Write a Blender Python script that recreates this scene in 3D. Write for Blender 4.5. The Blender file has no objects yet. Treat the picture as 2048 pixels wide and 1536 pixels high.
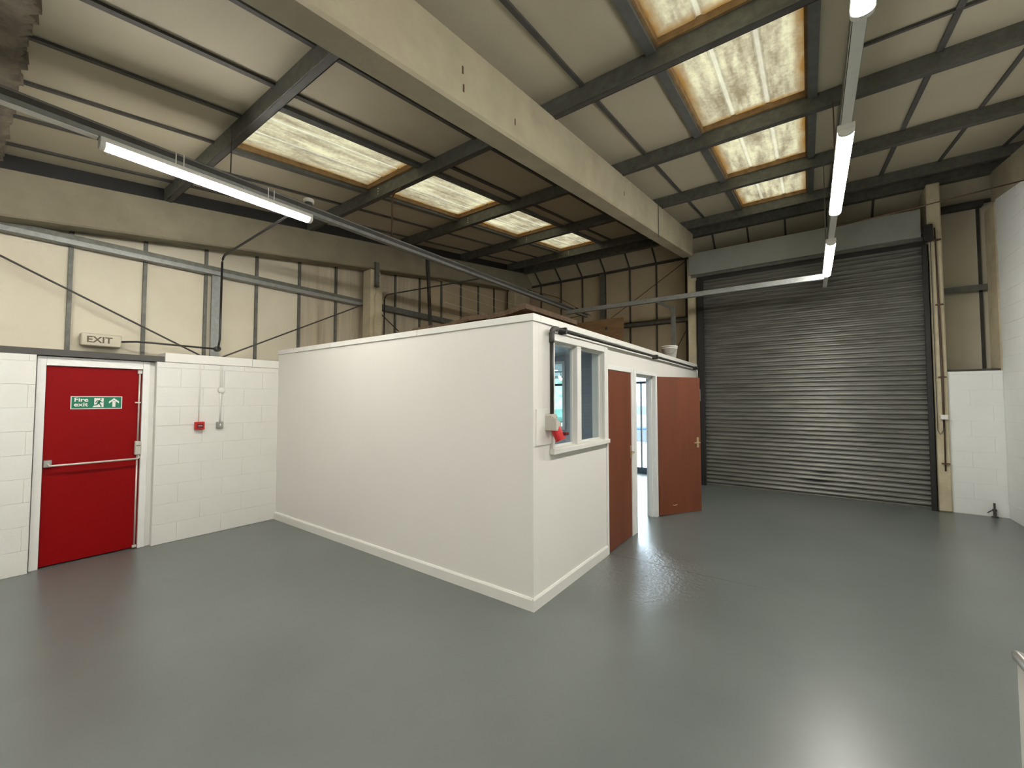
import bpy, bmesh, math, random
from mathutils import Vector, Matrix
random.seed(7)
S = bpy.context.scene
COL = S.collection

# ------------------------------------------------------------------ camera, world, exposure
cam_d = bpy.data.cameras.new('camera'); cam = bpy.data.objects.new('camera', cam_d); COL.objects.link(cam)
YAW, PITCH, FPX = math.radians(35.872), math.radians(2.2294), 822.8
cam_d.sensor_fit = 'HORIZONTAL'; cam_d.sensor_width = 36.0; cam_d.lens = 36.0 * FPX / 2048.0
cam_d.clip_start = 0.02; cam_d.clip_end = 200
cam.location = (0, 0, 1.65)
cam.rotation_euler = (math.radians(90) + PITCH, 0, YAW)
S.camera = cam
w = bpy.data.worlds.new('sky'); S.world = w; w.use_nodes = True
nt = w.node_tree; bg = nt.nodes['Background']
sky = nt.nodes.new('ShaderNodeTexCoord'); grad = nt.nodes.new('ShaderNodeSeparateXYZ'); ramp = nt.nodes.new('ShaderNodeValToRGB')
nt.links.new(sky.outputs['Generated'], grad.inputs[0]); nt.links.new(grad.outputs['Z'], ramp.inputs[0])
ramp.color_ramp.elements[0].position = 0.0; ramp.color_ramp.elements[0].color = (0.80, 0.90, 1.0, 1)
ramp.color_ramp.elements[1].position = 0.7; ramp.color_ramp.elements[1].color = (0.86, 0.94, 1.0, 1)
nt.links.new(ramp.outputs[0], bg.inputs['Color'])
bg.inputs['Strength'].default_value = 20.0
S.view_settings.view_transform = 'Standard'; S.view_settings.look = 'None'
S.view_settings.gamma = 1.0; S.view_settings.use_curve_mapping = False
S.view_settings.exposure = 0.0
LAMP = 130.0          # radiance of the tube diffusers
try:
    S.cycles.max_bounces = 10; S.cycles.diffuse_bounces = 6; S.cycles.glossy_bounces = 4; S.cycles.transmission_bounces = 8
    S.cycles.sample_clamp_indirect = 6.0; S.cycles.caustics_reflective = False; S.cycles.caustics_refractive = False
except Exception: pass

# ------------------------------------------------------------------ materials
def newmat(name):
    m = bpy.data.materials.new(name); m.use_nodes = True
    return m, m.node_tree, m.node_tree.nodes['Principled BSDF']
def N(nt, t, **k):
    n = nt.nodes.new(t)
    for a, b in k.items():
        if a in n.inputs: n.inputs[a].default_value = b
        else: setattr(n, a, b)
    return n
def paint(name, col, rough=0.5, var=0.06, scale=3.0, bump=0.0, bscale=40.0, metallic=0.0, stain=None, stain_amt=0.0, stain_scale=1.5, stretch=(1, 1, 1), spec=0.5, coat=0.0):
    """procedural paint, metal or concrete: base colour with fine tone variation, optional stains and relief"""
    m, nt, b = newmat(name)
    tc = N(nt, 'ShaderNodeNewGeometry')
    mp = N(nt, 'ShaderNodeMapping'); mp.inputs['Scale'].default_value = stretch
    nt.links.new(tc.outputs['Position'], mp.inputs[0])
    nz = N(nt, 'ShaderNodeTexNoise', Scale=scale, Detail=6.0, Roughness=0.6); nt.links.new(mp.outputs[0], nz.inputs['Vector'])
    r = N(nt, 'ShaderNodeMapRange'); r.inputs[1].default_value = 0.3; r.inputs[2].default_value = 0.7
    r.inputs[3].default_value = 1 - var; r.inputs[4].default_value = 1 + var
    nt.links.new(nz.outputs['Fac'], r.inputs[0])
    mul = N(nt, 'ShaderNodeVectorMath', operation='SCALE'); mul.inputs[0].default_value = col
    nt.links.new(r.outputs[0], mul.inputs['Scale'])
    out = mul.outputs[0]
    if stain:
        n2 = N(nt, 'ShaderNodeTexNoise', Scale=stain_scale, Detail=8.0, Roughness=0.65); nt.links.new(mp.outputs[0], n2.inputs['Vector'])
        r2 = N(nt, 'ShaderNodeMapRange'); r2.inputs[1].default_value = 0.48; r2.inputs[2].default_value = 0.72; r2.inputs[4].default_value = stain_amt
        nt.links.new(n2.outputs['Fac'], r2.inputs[0])
        mx = N(nt, 'ShaderNodeMix', data_type='RGBA'); mx.inputs['B'].default_value = (*stain, 1)
        nt.links.new(r2.outputs[0], mx.inputs['Factor']); nt.links.new(out, mx.inputs['A']); out = mx.outputs['Result']
    nt.links.new(out, b.inputs['Base Color'])
    b.inputs['Roughness'].default_value = rough; b.inputs['Metallic'].default_value = metallic
    b.inputs['Specular IOR Level'].default_value = spec
    b.inputs['Coat Weight'].default_value = coat
    if bump:
        n3 = N(nt, 'ShaderNodeTexNoise', Scale=bscale, Detail=5.0); nt.links.new(mp.outputs[0], n3.inputs['Vector'])
        bp = N(nt, 'ShaderNodeBump', Strength=bump, Distance=0.01); nt.links.new(n3.outputs['Fac'], bp.inputs['Height'])
        nt.links.new(bp.outputs[0], b.inputs['Normal'])
    return m
M = {}
M['white_block'] = paint('white_block_paint', (0.74, 0.735, 0.69), 0.55, 0.02, 4, 0.15, 45)
M['white_cool'] = paint('cool_white_block_paint', (0.80, 0.82, 0.80), 0.55, 0.02, 4, 0.15, 45)
M['white_board'] = paint('white_board_paint', (0.76, 0.74, 0.69), 0.5, 0.02, 0.8, 0.05, 90)
M['white_gloss'] = paint('white_gloss_paint', (0.76, 0.75, 0.70), 0.35, 0.02, 5, 0.05, 30)
M['frame_white'] = paint('frame_white_paint', (0.80, 0.80, 0.77), 0.4, 0.03, 8, 0.1, 30)
M['red_door'] = paint('red_door_paint', (0.235, 0.0, 0.001), 0.55, 0.05, 2, 0.03, 60, spec=0.15)
M['brown_door'] = paint('brown_veneer', (0.145, 0.042, 0.018), 0.45, 0.13, 6, 0.05, 60, stretch=(1, 1, 0.12), spec=0.35)
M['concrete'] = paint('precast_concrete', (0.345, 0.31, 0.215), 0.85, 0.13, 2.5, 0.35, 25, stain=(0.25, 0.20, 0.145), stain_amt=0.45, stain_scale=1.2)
M['concrete_shaded'] = paint('shade_toned_precast_concrete', (0.235, 0.21, 0.145), 0.85, 0.13, 2.5, 0.35, 25, stain=(0.17, 0.135, 0.09), stain_amt=0.45, stain_scale=1.2)  # rafter concrete with shade put into its colour, for the left rafter
M['concrete_col'] = paint('column_concrete', (0.55, 0.49, 0.34), 0.85, 0.12, 4, 0.3, 40, stain=(0.3, 0.24, 0.15), stain_amt=0.5, stain_scale=2.5)
M['valley'] = paint('weathered_valley_soffit', (0.16, 0.135, 0.10), 0.95, 0.3, 6, 0.8, 18, stain=(0.06, 0.05, 0.04), stain_amt=0.8, stain_scale=5)
M['roof_panel'] = paint('roof_lining_board', (0.42, 0.38, 0.28), 0.75, 0.05, 1.2, 0.05, 60, stain=(0.36, 0.30, 0.20), stain_amt=0.4, stain_scale=0.7)
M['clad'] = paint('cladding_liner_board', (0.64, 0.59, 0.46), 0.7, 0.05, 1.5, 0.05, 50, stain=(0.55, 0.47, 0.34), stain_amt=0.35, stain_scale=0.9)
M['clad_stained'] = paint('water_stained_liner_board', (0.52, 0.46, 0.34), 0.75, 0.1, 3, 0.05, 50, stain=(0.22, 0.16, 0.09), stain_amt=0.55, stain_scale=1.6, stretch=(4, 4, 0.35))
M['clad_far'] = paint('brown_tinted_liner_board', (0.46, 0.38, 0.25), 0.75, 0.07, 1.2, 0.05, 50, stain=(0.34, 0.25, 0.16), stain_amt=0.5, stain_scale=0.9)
M['galv'] = paint('galvanised_steel', (0.125, 0.126, 0.108), 0.55, 0.25, 14, 0.25, 50, metallic=0.35)
M['galv_light'] = paint('pale_galvanised_steel', (0.26, 0.27, 0.26), 0.45, 0.15, 20, 0.1, 50, metallic=0.4)
M['tbar'] = paint('dark_jointing_bar', (0.055, 0.052, 0.045), 0.7, 0.2, 10)
M['bar_grey'] = paint('grey_skylight_bar', (0.095, 0.098, 0.09), 0.6, 0.2, 10)
M['black'] = paint('black_steel', (0.012, 0.011, 0.010), 0.5, 0.2, 10)
M['conduit'] = paint('black_conduit', (0.02, 0.019, 0.017), 0.4, 0.2, 10)
M['rust'] = paint('rusty_conduit', (0.085, 0.045, 0.025), 0.7, 0.3, 12)
M['dark_grey'] = paint('dark_grey_lintel_paint', (0.060, 0.058, 0.052), 0.6, 0.1, 10)
M['grey_box'] = paint('silver_grey_paint', (0.27, 0.28, 0.26), 0.5, 0.08, 3, 0.05, 40, metallic=0.2)
M['chrome'] = paint('satin_metal', (0.55, 0.54, 0.50), 0.28, 0.05, 20, metallic=0.85)
M['brass'] = paint('satin_brass', (0.62, 0.50, 0.28), 0.3, 0.05, 20, metallic=0.8)
M['silver_paint'] = paint('silver_bar_paint', (0.62, 0.58, 0.52), 0.4, 0.05, 20, metallic=0.3)
M['red_plastic'] = paint('red_plastic', (0.50, 0.012, 0.015), 0.35, 0.04, 20)
M['dark_red'] = paint('dark_red_plastic', (0.12, 0.006, 0.006), 0.4, 0.04, 20)
M['grey_plastic'] = paint('grey_plastic', (0.50, 0.48, 0.42), 0.4, 0.04, 20)
M['white_plastic'] = paint('white_plastic', (0.75, 0.74, 0.69), 0.4, 0.03, 20)
M['cream_sign'] = paint('aged_cream_plastic', (0.50, 0.46, 0.35), 0.3, 0.06, 12)
M['letter_brown'] = paint('dark_olive_lettering', (0.075, 0.06, 0.025), 0.5, 0.05, 20)
M['green_sign'] = paint('safety_green', (0.0, 0.165, 0.085), 0.4, 0.03, 20)
M['sign_white'] = paint('sign_white', (0.80, 0.79, 0.76), 0.4, 0.02, 20)
M['ply'] = paint('plywood', (0.235, 0.135, 0.06), 0.7, 0.15, 3, 0.1, 30, stretch=(1, 1, 4))
M['fibre'] = paint('brown_fibre_board', (0.085, 0.052, 0.028), 0.9, 0.3, 12, 0.9, 25)
M['timber'] = paint('orange_timber', (0.36, 0.17, 0.07), 0.7, 0.2, 6, 0.3, 30)
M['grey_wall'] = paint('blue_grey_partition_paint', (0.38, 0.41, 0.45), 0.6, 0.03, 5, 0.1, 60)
M['office_white'] = paint('office_white_paint', (0.78, 0.80, 0.82), 0.5, 0.03, 5)
M['outside_ground'] = paint('pale_forecourt_concrete', (0.22, 0.22, 0.215), 0.8, 0.06, 2, 0.2, 20)
M['outside_wall'] = paint('grey_yard_wall', (0.07, 0.085, 0.11), 0.8, 0.1, 2)
M['hedge'] = paint('pale_green_foliage', (0.15, 0.24, 0.18), 0.8, 0.3, 4, 0.6, 10)
M['brick_house'] = paint('pale_render', (0.20, 0.23, 0.27), 0.8, 0.1, 1)
M['car_blue'] = paint('blue_grey_car_paint', (0.05, 0.09, 0.16), 0.2, 0.02, 3, metallic=0.3, coat=0.8)
M['tyre'] = paint('tyre_rubber', (0.02, 0.02, 0.02), 0.8, 0.1, 10)
M['car_glass'] = paint('car_window_glass', (0.03, 0.05, 0.06), 0.05, 0.02, 3)

def emis(name, col, s):
    m, nt, b = newmat(name); b.inputs['Base Color'].default_value = (0.8, 0.8, 0.8, 1)
    b.inputs['Emission Color'].default_value = (*col, 1); b.inputs['Emission Strength'].default_value = s
    return m
M['tube'] = emis('lit_tube_diffuser', (1.0, 0.965, 0.90), LAMP)
M['office_fill'] = emis('added_office_fill', (0.82, 0.92, 1.0), 34)  # glow of the added fill panels that lift the dim office interior
M['spot'] = emis('lit_spot_lamp', (1.0, 0.95, 0.85), 8)

def glass(name, tint=(0.93, 0.97, 0.98)):
    m, nt, b = newmat(name)
    tr = N(nt, 'ShaderNodeBsdfTransparent'); tr.inputs[0].default_value = (*tint, 1)
    gl = N(nt, 'ShaderNodeBsdfGlossy'); gl.inputs['Roughness'].default_value = 0.02
    lw = N(nt, 'ShaderNodeLayerWeight', Blend=0.5); mx = N(nt, 'ShaderNodeMixShader')
    pw = N(nt, 'ShaderNodeMath', operation='POWER'); pw.inputs[1].default_value = 4.0; nt.links.new(lw.outputs['Facing'], pw.inputs[0])
    fr = N(nt, 'ShaderNodeMath', operation='MULTIPLY_ADD'); fr.inputs[1].default_value = 0.6; fr.inputs[2].default_value = 0.03; nt.links.new(pw.outputs[0], fr.inputs[0])
    nt.links.new(fr.outputs[0], mx.inputs[0]); nt.links.new(tr.outputs[0], mx.inputs[1]); nt.links.new(gl.outputs[0], mx.inputs[2])
    nt.links.new(mx.outputs[0], nt.nodes['Material Output'].inputs[0])
    return m
M['glass'] = glass('window_glass')
M['glass_tint'] = glass('tinted_shopfront_glass', (0.80, 0.95, 0.97))

def skylight_mat():
    m, nt, b = newmat('weathered_translucent_sheet')
    tc = N(nt, 'ShaderNodeTexCoord'); sp = N(nt, 'ShaderNodeSeparateXYZ'); nt.links.new(tc.outputs['Object'], sp.inputs[0])
    g = N(nt, 'ShaderNodeNewGeometry')
    mp = N(nt, 'ShaderNodeMapping'); mp.inputs['Scale'].default_value = (9, 1.3, 1); nt.links.new(g.outputs['Position'], mp.inputs[0])
    n1 = N(nt, 'ShaderNodeTexNoise', Scale=1.2, Detail=7.0, Roughness=0.6); nt.links.new(mp.outputs[0], n1.inputs['Vector'])
    n2 = N(nt, 'ShaderNodeTexNoise', Scale=28.0, Detail=4.0, Roughness=0.7); nt.links.new(g.outputs['Position'], n2.inputs['Vector'])
    n3 = N(nt, 'ShaderNodeTexNoise', Scale=2.2, Detail=3.0, Roughness=0.5); nt.links.new(g.outputs['Position'], n3.inputs['Vector'])
    cr = N(nt, 'ShaderNodeValToRGB'); e = cr.color_ramp.elements
    e[0].position = 0.43; e[0].color = (0.40, 0.31, 0.17, 1); e[1].position = 0.66; e[1].color = (1.12, 1.0, 0.60, 1)
    x = cr.color_ramp.elements.new(0.53); x.color = (0.68, 0.57, 0.36, 1)
    av = N(nt, 'ShaderNodeMath', operation='MULTIPLY_ADD'); av.inputs[1].default_value = 0.6
    a2 = N(nt, 'ShaderNodeMath', operation='MULTIPLY'); a2.inputs[1].default_value = 0.28
    nt.links.new(n2.outputs['Fac'], a2.inputs[0]); nt.links.new(n1.outputs['Fac'], av.inputs[0]); nt.links.new(a2.outputs[0], av.inputs[2])
    a3 = N(nt, 'ShaderNodeMath', operation='MULTIPLY_ADD'); a3.inputs[1].default_value = 0.22
    nt.links.new(n3.outputs['Fac'], a3.inputs[0]); nt.links.new(av.outputs[0], a3.inputs[2])
    nt.links.new(a3.outputs[0], cr.inputs[0])
    # rust-brown grime that has gathered along the edges of the sheet (object space: half sizes 0.45 x 0.8)
    def edge(o, half):
        ab = N(nt, 'ShaderNodeMath', operation='ABSOLUTE'); nt.links.new(o, ab.inputs[0])
        ma = N(nt, 'ShaderNodeMapRange'); ma.inputs[1].default_value = half - 0.09; ma.inputs[2].default_value = half
        nt.links.new(ab.outputs[0], ma.inputs[0]); return ma.outputs[0]
    ex = edge(sp.outputs['X'], 0.45); ey = edge(sp.outputs['Y'], 0.80)
    mxm = N(nt, 'ShaderNodeMath', operation='MAXIMUM'); nt.links.new(ex, mxm.inputs[0]); nt.links.new(ey, mxm.inputs[1])
    ad = N(nt, 'ShaderNodeMath', operation='MULTIPLY'); nt.links.new(mxm.outputs[0], ad.inputs[0])
    nr = N(nt, 'ShaderNodeMapRange'); nr.inputs[1].default_value = 0.3; nr.inputs[2].default_value = 0.7; nr.inputs[3].default_value = 0.35; nr.inputs[4].default_value = 1.3
    nt.links.new(n3.outputs['Fac'], nr.inputs[0]); nt.links.new(nr.outputs[0], ad.inputs[1])
    cl = N(nt, 'ShaderNodeClamp'); nt.links.new(ad.outputs[0], cl.inputs[0])
    mx = N(nt, 'ShaderNodeMix', data_type='RGBA'); mx.inputs['B'].default_value = (0.52, 0.26, 0.06, 1)
    nt.links.new(cl.outputs[0], mx.inputs['Factor']); nt.links.new(cr.outputs[0], mx.inputs['A'])
    rm = None
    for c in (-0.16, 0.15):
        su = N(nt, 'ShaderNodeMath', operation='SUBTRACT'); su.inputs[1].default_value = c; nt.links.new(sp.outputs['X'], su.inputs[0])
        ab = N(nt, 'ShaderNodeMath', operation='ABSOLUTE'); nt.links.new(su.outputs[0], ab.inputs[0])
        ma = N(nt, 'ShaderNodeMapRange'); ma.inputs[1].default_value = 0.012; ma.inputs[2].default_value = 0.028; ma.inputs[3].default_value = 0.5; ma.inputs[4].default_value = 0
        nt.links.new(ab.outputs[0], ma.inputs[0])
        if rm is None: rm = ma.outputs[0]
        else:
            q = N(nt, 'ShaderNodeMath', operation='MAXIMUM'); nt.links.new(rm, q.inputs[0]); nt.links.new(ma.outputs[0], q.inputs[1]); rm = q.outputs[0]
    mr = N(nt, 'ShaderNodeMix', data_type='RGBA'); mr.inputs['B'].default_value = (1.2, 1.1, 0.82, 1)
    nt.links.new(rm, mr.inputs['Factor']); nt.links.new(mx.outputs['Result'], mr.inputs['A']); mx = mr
    dim = N(nt, 'ShaderNodeVectorMath', operation='SCALE'); dim.inputs['Scale'].default_value = 0.058; nt.links.new(mx.outputs['Result'], dim.inputs[0])
    tl = N(nt, 'ShaderNodeBsdfTranslucent'); nt.links.new(dim.outputs[0], tl.inputs[0])
    df = N(nt, 'ShaderNodeBsdfDiffuse'); df.inputs[0].default_value = (0.35, 0.31, 0.22, 1)
    ms = N(nt, 'ShaderNodeMixShader'); ms.inputs[0].default_value = 0.12
    nt.links.new(tl.outputs[0], ms.inputs[1]); nt.links.new(df.outputs[0], ms.inputs[2])
    nt.links.new(ms.outputs[0], nt.nodes['Material Output'].inputs[0])
    return m
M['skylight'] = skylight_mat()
M['sky_frame'] = paint('rust_stained_timber_frame', (0.26, 0.165, 0.07), 0.7, 0.3, 10)

def floor_mat():
    m, nt, b = newmat('grey_floor_paint')
    g = N(nt, 'ShaderNodeNewGeometry'); sp = N(nt, 'ShaderNodeSeparateXYZ'); nt.links.new(g.outputs['Position'], sp.inputs[0])
    n1 = N(nt, 'ShaderNodeTexNoise', Scale=0.9, Detail=6.0, Roughness=0.6); nt.links.new(g.outputs['Position'], n1.inputs['Vector'])
    cr = N(nt, 'ShaderNodeValToRGB'); e = cr.color_ramp.elements
    e[0].position = 0.35; e[0].color = (0.100, 0.113, 0.107, 1); e[1].position = 0.68; e[1].color = (0.122, 0.137, 0.130, 1)
    nt.links.new(n1.outputs['Fac'], cr.inputs[0])
    # worn, flaking zone in front of the open doorway
    d = N(nt, 'ShaderNodeVectorMath', operation='DISTANCE'); d.inputs[1].default_value = (-1.38, 4.05, 0); nt.links.new(g.outputs['Position'], d.inputs[0])
    zr = N(nt, 'ShaderNodeMapRange', interpolation_type='SMOOTHERSTEP'); zr.inputs[1].default_value = 0.0; zr.inputs[2].default_value = 1.15; zr.inputs[3].default_value = 1.0; zr.inputs[4].default_value = 0.0
    nt.links.new(d.outputs['Value'], zr.inputs[0])
    # sawn joint across the slab at y = 4.26
    jy = N(nt, 'ShaderNodeMath', operation='SUBTRACT'); jy.inputs[1].default_value = 4.262; nt.links.new(sp.outputs['Y'], jy.inputs[0])
    ja = N(nt, 'ShaderNodeMath', operation='ABSOLUTE'); nt.links.new(jy.outputs[0], ja.inputs[0])
    jr = N(nt, 'ShaderNodeMapRange'); jr.inputs[1].default_value = 0.005; jr.inputs[2].default_value = 0.010; jr.inputs[3].default_value = 1; jr.inputs[4].default_value = 0
    nt.links.new(ja.outputs[0], jr.inputs[0])
    jx = N(nt, 'ShaderNodeMapRange'); jx.inputs[1].default_value = -0.9; jx.inputs[2].default_value = 0.2; jx.inputs[3].default_value = 1; jx.inputs[4].default_value = 0
    nt.links.new(sp.outputs['X'], jx.inputs[0])
    jm = N(nt, 'ShaderNodeMath', operation='MULTIPLY'); nt.links.new(jr.outputs[0], jm.inputs[0]); nt.links.new(jx.outputs[0], jm.inputs[1])
    mx = N(nt, 'ShaderNodeMix', data_type='RGBA'); mx.inputs['B'].default_value = (0.05, 0.052, 0.05, 1)
    nt.links.new(jm.outputs[0], mx.inputs['Factor']); nt.links.new(cr.outputs[0], mx.inputs['A'])
    nt.links.new(mx.outputs['Result'], b.inputs['Base Color'])
    b.inputs['Specular IOR Level'].default_value = 0.8
    n4 = N(nt, 'ShaderNodeTexNoise', Scale=2.0, Detail=4.0); n4.inputs['Scale'].default_value = 0.8; n4.inputs['Detail'].default_value = 1.0; nt.links.new(g.outputs['Position'], n4.inputs['Vector'])
    rr = N(nt, 'ShaderNodeMapRange'); rr.inputs[3].default_value = 0.31; rr.inputs[4].default_value = 0.31; nt.links.new(zr.outputs[0], rr.inputs[0])
    nt.links.new(zr.outputs[0], b.inputs['Coat Weight']); b.inputs['Coat Roughness'].default_value = 0.24; b.inputs['Coat IOR'].default_value = 1.7
    nt.links.new(rr.outputs[0], b.inputs['Roughness'])
    n2 = N(nt, 'ShaderNodeTexNoise', Scale=26.0, Detail=5.0, Roughness=0.6); nt.links.new(g.outputs['Position'], n2.inputs['Vector'])
    n3 = N(nt, 'ShaderNodeTexNoise', Scale=150.0, Detail=2.0); nt.links.new(g.outputs['Position'], n3.inputs['Vector'])
    h = N(nt, 'ShaderNodeMath', operation='MULTIPLY'); nt.links.new(n2.outputs['Fac'], h.inputs[0]); nt.links.new(zr.outputs[0], h.inputs[1])
    h2 = N(nt, 'ShaderNodeMath', operation='MULTIPLY_ADD'); h2.inputs[1].default_value = 0.0; nt.links.new(n3.outputs['Fac'], h2.inputs[0]); nt.links.new(h.outputs[0], h2.inputs[2])
    h3 = N(nt, 'ShaderNodeMath', operation='SUBTRACT'); nt.links.new(h2.outputs[0], h3.inputs[0]); js = N(nt, 'ShaderNodeMath', operation='MULTIPLY'); js.inputs[1].default_value = 0.3; nt.links.new(jm.outputs[0], js.inputs[0]); nt.links.new(js.outputs[0], h3.inputs[1])
    bp = N(nt, 'ShaderNodeBump', Strength=0.9, Distance=0.013); nt.links.new(h3.outputs[0], bp.inputs['Height']); nt.links.new(bp.outputs[0], b.inputs['Normal']); nt.links.new(bp.outputs[0], b.inputs['Coat Normal'])
    return m
M['floor'] = floor_mat()

def slat_mat():
    m, nt, b = newmat('galvanised_shutter_slat')
    g = N(nt, 'ShaderNodeNewGeometry'); mp = N(nt, 'ShaderNodeMapping'); mp.inputs['Scale'].default_value = (0.8, 1, 6); nt.links.new(g.outputs['Position'], mp.inputs[0])
    n1 = N(nt, 'ShaderNodeTexNoise', Scale=2.0, Detail=7.0, Roughness=0.65); nt.links.new(mp.outputs[0], n1.inputs['Vector'])
    cr = N(nt, 'ShaderNodeValToRGB'); e = cr.color_ramp.elements
    e[0].position = 0.3; e[0].color = (0.10, 0.10, 0.088, 1); e[1].position = 0.7; e[1].color = (0.20, 0.20, 0.18, 1)
    nt.links.new(n1.outputs['Fac'], cr.inputs[0])
    # black scuffs low down near the right of the curtain
    sc = None
    for c, s in (((0.18, 8.8, 0.42), 0.22), ((0.56, 8.8, 0.30), 0.10), ((0.05, 8.8, 0.27), 0.30)):
        v = N(nt, 'ShaderNodeVectorMath', operation='SUBTRACT'); v.inputs[1].default_value = c; nt.links.new(g.outputs['Position'], v.inputs[0])
        v2 = N(nt, 'ShaderNodeVectorMath', operation='MULTIPLY'); v2.inputs[1].default_value = (1, 0.2, 7); nt.links.new(v.outputs[0], v2.inputs[0])
        l = N(nt, 'ShaderNodeVectorMath', operation='LENGTH'); nt.links.new(v2.outputs[0], l.inputs[0])
        r = N(nt, 'ShaderNodeMapRange'); r.inputs[1].default_value = s * 0.4; r.inputs[2].default_value = s; r.inputs[3].default_value = 0.85; r.inputs[4].default_value = 0
        nt.links.new(l.outputs['Value'], r.inputs[0])
        if sc is None: sc = r.outputs[0]
        else:
            mm = N(nt, 'ShaderNodeMath', operation='MAXIMUM'); nt.links.new(sc, mm.inputs[0]); nt.links.new(r.outputs[0], mm.inputs[1]); sc = mm.outputs[0]
    mx = N(nt, 'ShaderNodeMix', data_type='RGBA'); mx.inputs['B'].default_value = (0.012, 0.011, 0.01, 1)
    nt.links.new(sc, mx.inputs['Factor']); nt.links.new(cr.outputs[0], mx.inputs['A']); nt.links.new(mx.outputs['Result'], b.inputs['Base Color'])
    b.inputs['Metallic'].default_value = 0.55; b.inputs['Roughness'].default_value = 0.42
    return m
M['slat'] = slat_mat()

# ------------------------------------------------------------------ builders
def origin_of(o):
    v = Vector((0, 0, 0))
    while o: v += o.location; o = o.parent
    return v
def link(name, me, m, parent=None, loc=(0, 0, 0), rot=None):
    o = bpy.data.objects.new(name, me); COL.objects.link(o)
    if m is not None and not me.materials: me.materials.append(m)
    o.location = loc
    if rot: o.rotation_euler = rot
    if parent: o.parent = parent
    return o
def thing(name, label, cat, loc=(0, 0, 0), group=None, kind=None):
    o = bpy.data.objects.new(name, None); COL.objects.link(o); o.location = loc; o.empty_display_size = 0.1
    if label: o['label'] = label
    if cat: o['category'] = cat
    if group: o['group'] = group
    if kind: o['kind'] = kind
    return o
def tag(o, label=None, cat=None, group=None, kind=None):
    if label: o['label'] = label
    if cat: o['category'] = cat
    if group: o['group'] = group
    if kind: o['kind'] = kind
    return o
class MB:
    """collects shapes in world coordinates and links them as one mesh object"""
    def __init__(s): s.bm = bmesh.new()
    def box(s, a, b, bevel=0.0, mat4=None):
        a, b = Vector(a), Vector(b); c = (a + b) / 2; d = b - a
        r = bmesh.ops.create_cube(s.bm, size=1.0); vs = r['verts']
        bmesh.ops.scale(s.bm, vec=(abs(d.x), abs(d.y), abs(d.z)), verts=vs)
        if bevel:
            es = list({e for v in vs for e in v.link_edges})
            rr = bmesh.ops.bevel(s.bm, geom=es, offset=bevel, segments=1, affect='EDGES'); vs = list({v for f in rr['faces'] for v in f.verts} | {v for v in vs if v.is_valid})
        if mat4 is not None: bmesh.ops.transform(s.bm, matrix=mat4, verts=vs)
        bmesh.ops.translate(s.bm, vec=c, verts=vs)
        return s
    def prism(s, pts, axis, a, b):
        """polygon pts (two coordinates) extruded along axis from a to b; coordinate order is the two remaining axes"""
        i = 'xyz'.index(axis); o = [k for k in range(3) if k != i]
        def v(p, t):
            c = [0, 0, 0]; c[i] = t; c[o[0]] = p[0]; c[o[1]] = p[1]; return s.bm.verts.new(c)
        A = [v(p, a) for p in pts]; B = [v(p, b) for p in pts]; n = len(pts)
        s.bm.faces.new(A); s.bm.faces.new(B[::-1])
        for k in range(n): s.bm.faces.new([A[k], B[k], B[(k + 1) % n], A[(k + 1) % n]])
        return s
    def tube(s, pts, r, seg=10):
        pts = [Vector(p) for p in pts]; rings = []
        for k, p in enumerate(pts):
            d = (pts[min(k + 1, len(pts) - 1)] - pts[max(k - 1, 0)]).normalized()
            u = d.cross(Vector((0, 0, 1)) if abs(d.z) < 0.9 else Vector((1, 0, 0))).normalized(); v = d.cross(u)
            rr = r[k] if isinstance(r, (list, tuple)) else r
            rings.append([s.bm.verts.new(p + (u * math.cos(2 * math.pi * q / seg) + v * math.sin(2 * math.pi * q / seg)) * rr) for q in range(seg)])
        for a, b in zip(rings, rings[1:]):
            for q in range(seg): s.bm.faces.new([a[q], a[(q + 1) % seg], b[(q + 1) % seg], b[q]])
        s.bm.faces.new(rings[0][::-1]); s.bm.faces.new(rings[-1])
        return s
    def lathe(s, c, prof, seg=24, axis='z'):
        c = Vector(c); rings = []
        for r, h in prof:
            ring = []
            for q in range(seg):
                a = 2 * math.pi * q / seg; x, y = r * math.cos(a), r * math.sin(a)
                p = {'z': (x, y, h), 'x': (h, x, y), 'y': (x, h, y)}[axis]
                ring.append(s.bm.verts.new(c + Vector(p)))
            rings.append(ring)
        for a, b in zip(rings, rings[1:]):
            for q in range(seg): s.bm.faces.new([a[q], a[(q + 1) % seg], b[(q + 1) % seg], b[q]])
        s.bm.faces.new(rings[0][::-1]); s.bm.faces.new(rings[-1])
        return s
    def build(s, name, m, parent=None, smooth=False, loc=None):
        bm = s.bm; bmesh.ops.remove_doubles(bm, verts=bm.verts, dist=1e-6); bmesh.ops.recalc_face_normals(bm, faces=bm.faces)
        if parent: base = origin_of(parent); local = Vector((0, 0, 0))
        else:
            if loc is None:
                xs = [v.co for v in bm.verts]
                loc = Vector(((min(v.x for v in xs) + max(v.x for v in xs)) / 2, (min(v.y for v in xs) + max(v.y for v in xs)) / 2, min(v.z for v in xs)))
            base = Vector(loc); local = base
        bmesh.ops.translate(bm, vec=-base, verts=bm.verts)
        me = bpy.data.meshes.new(name); bm.to_mesh(me); bm.free()
        if smooth:
            for p in me.polygons: p.use_smooth = True
        return link(name, me, m, parent, local)
_cache = {}
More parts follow.
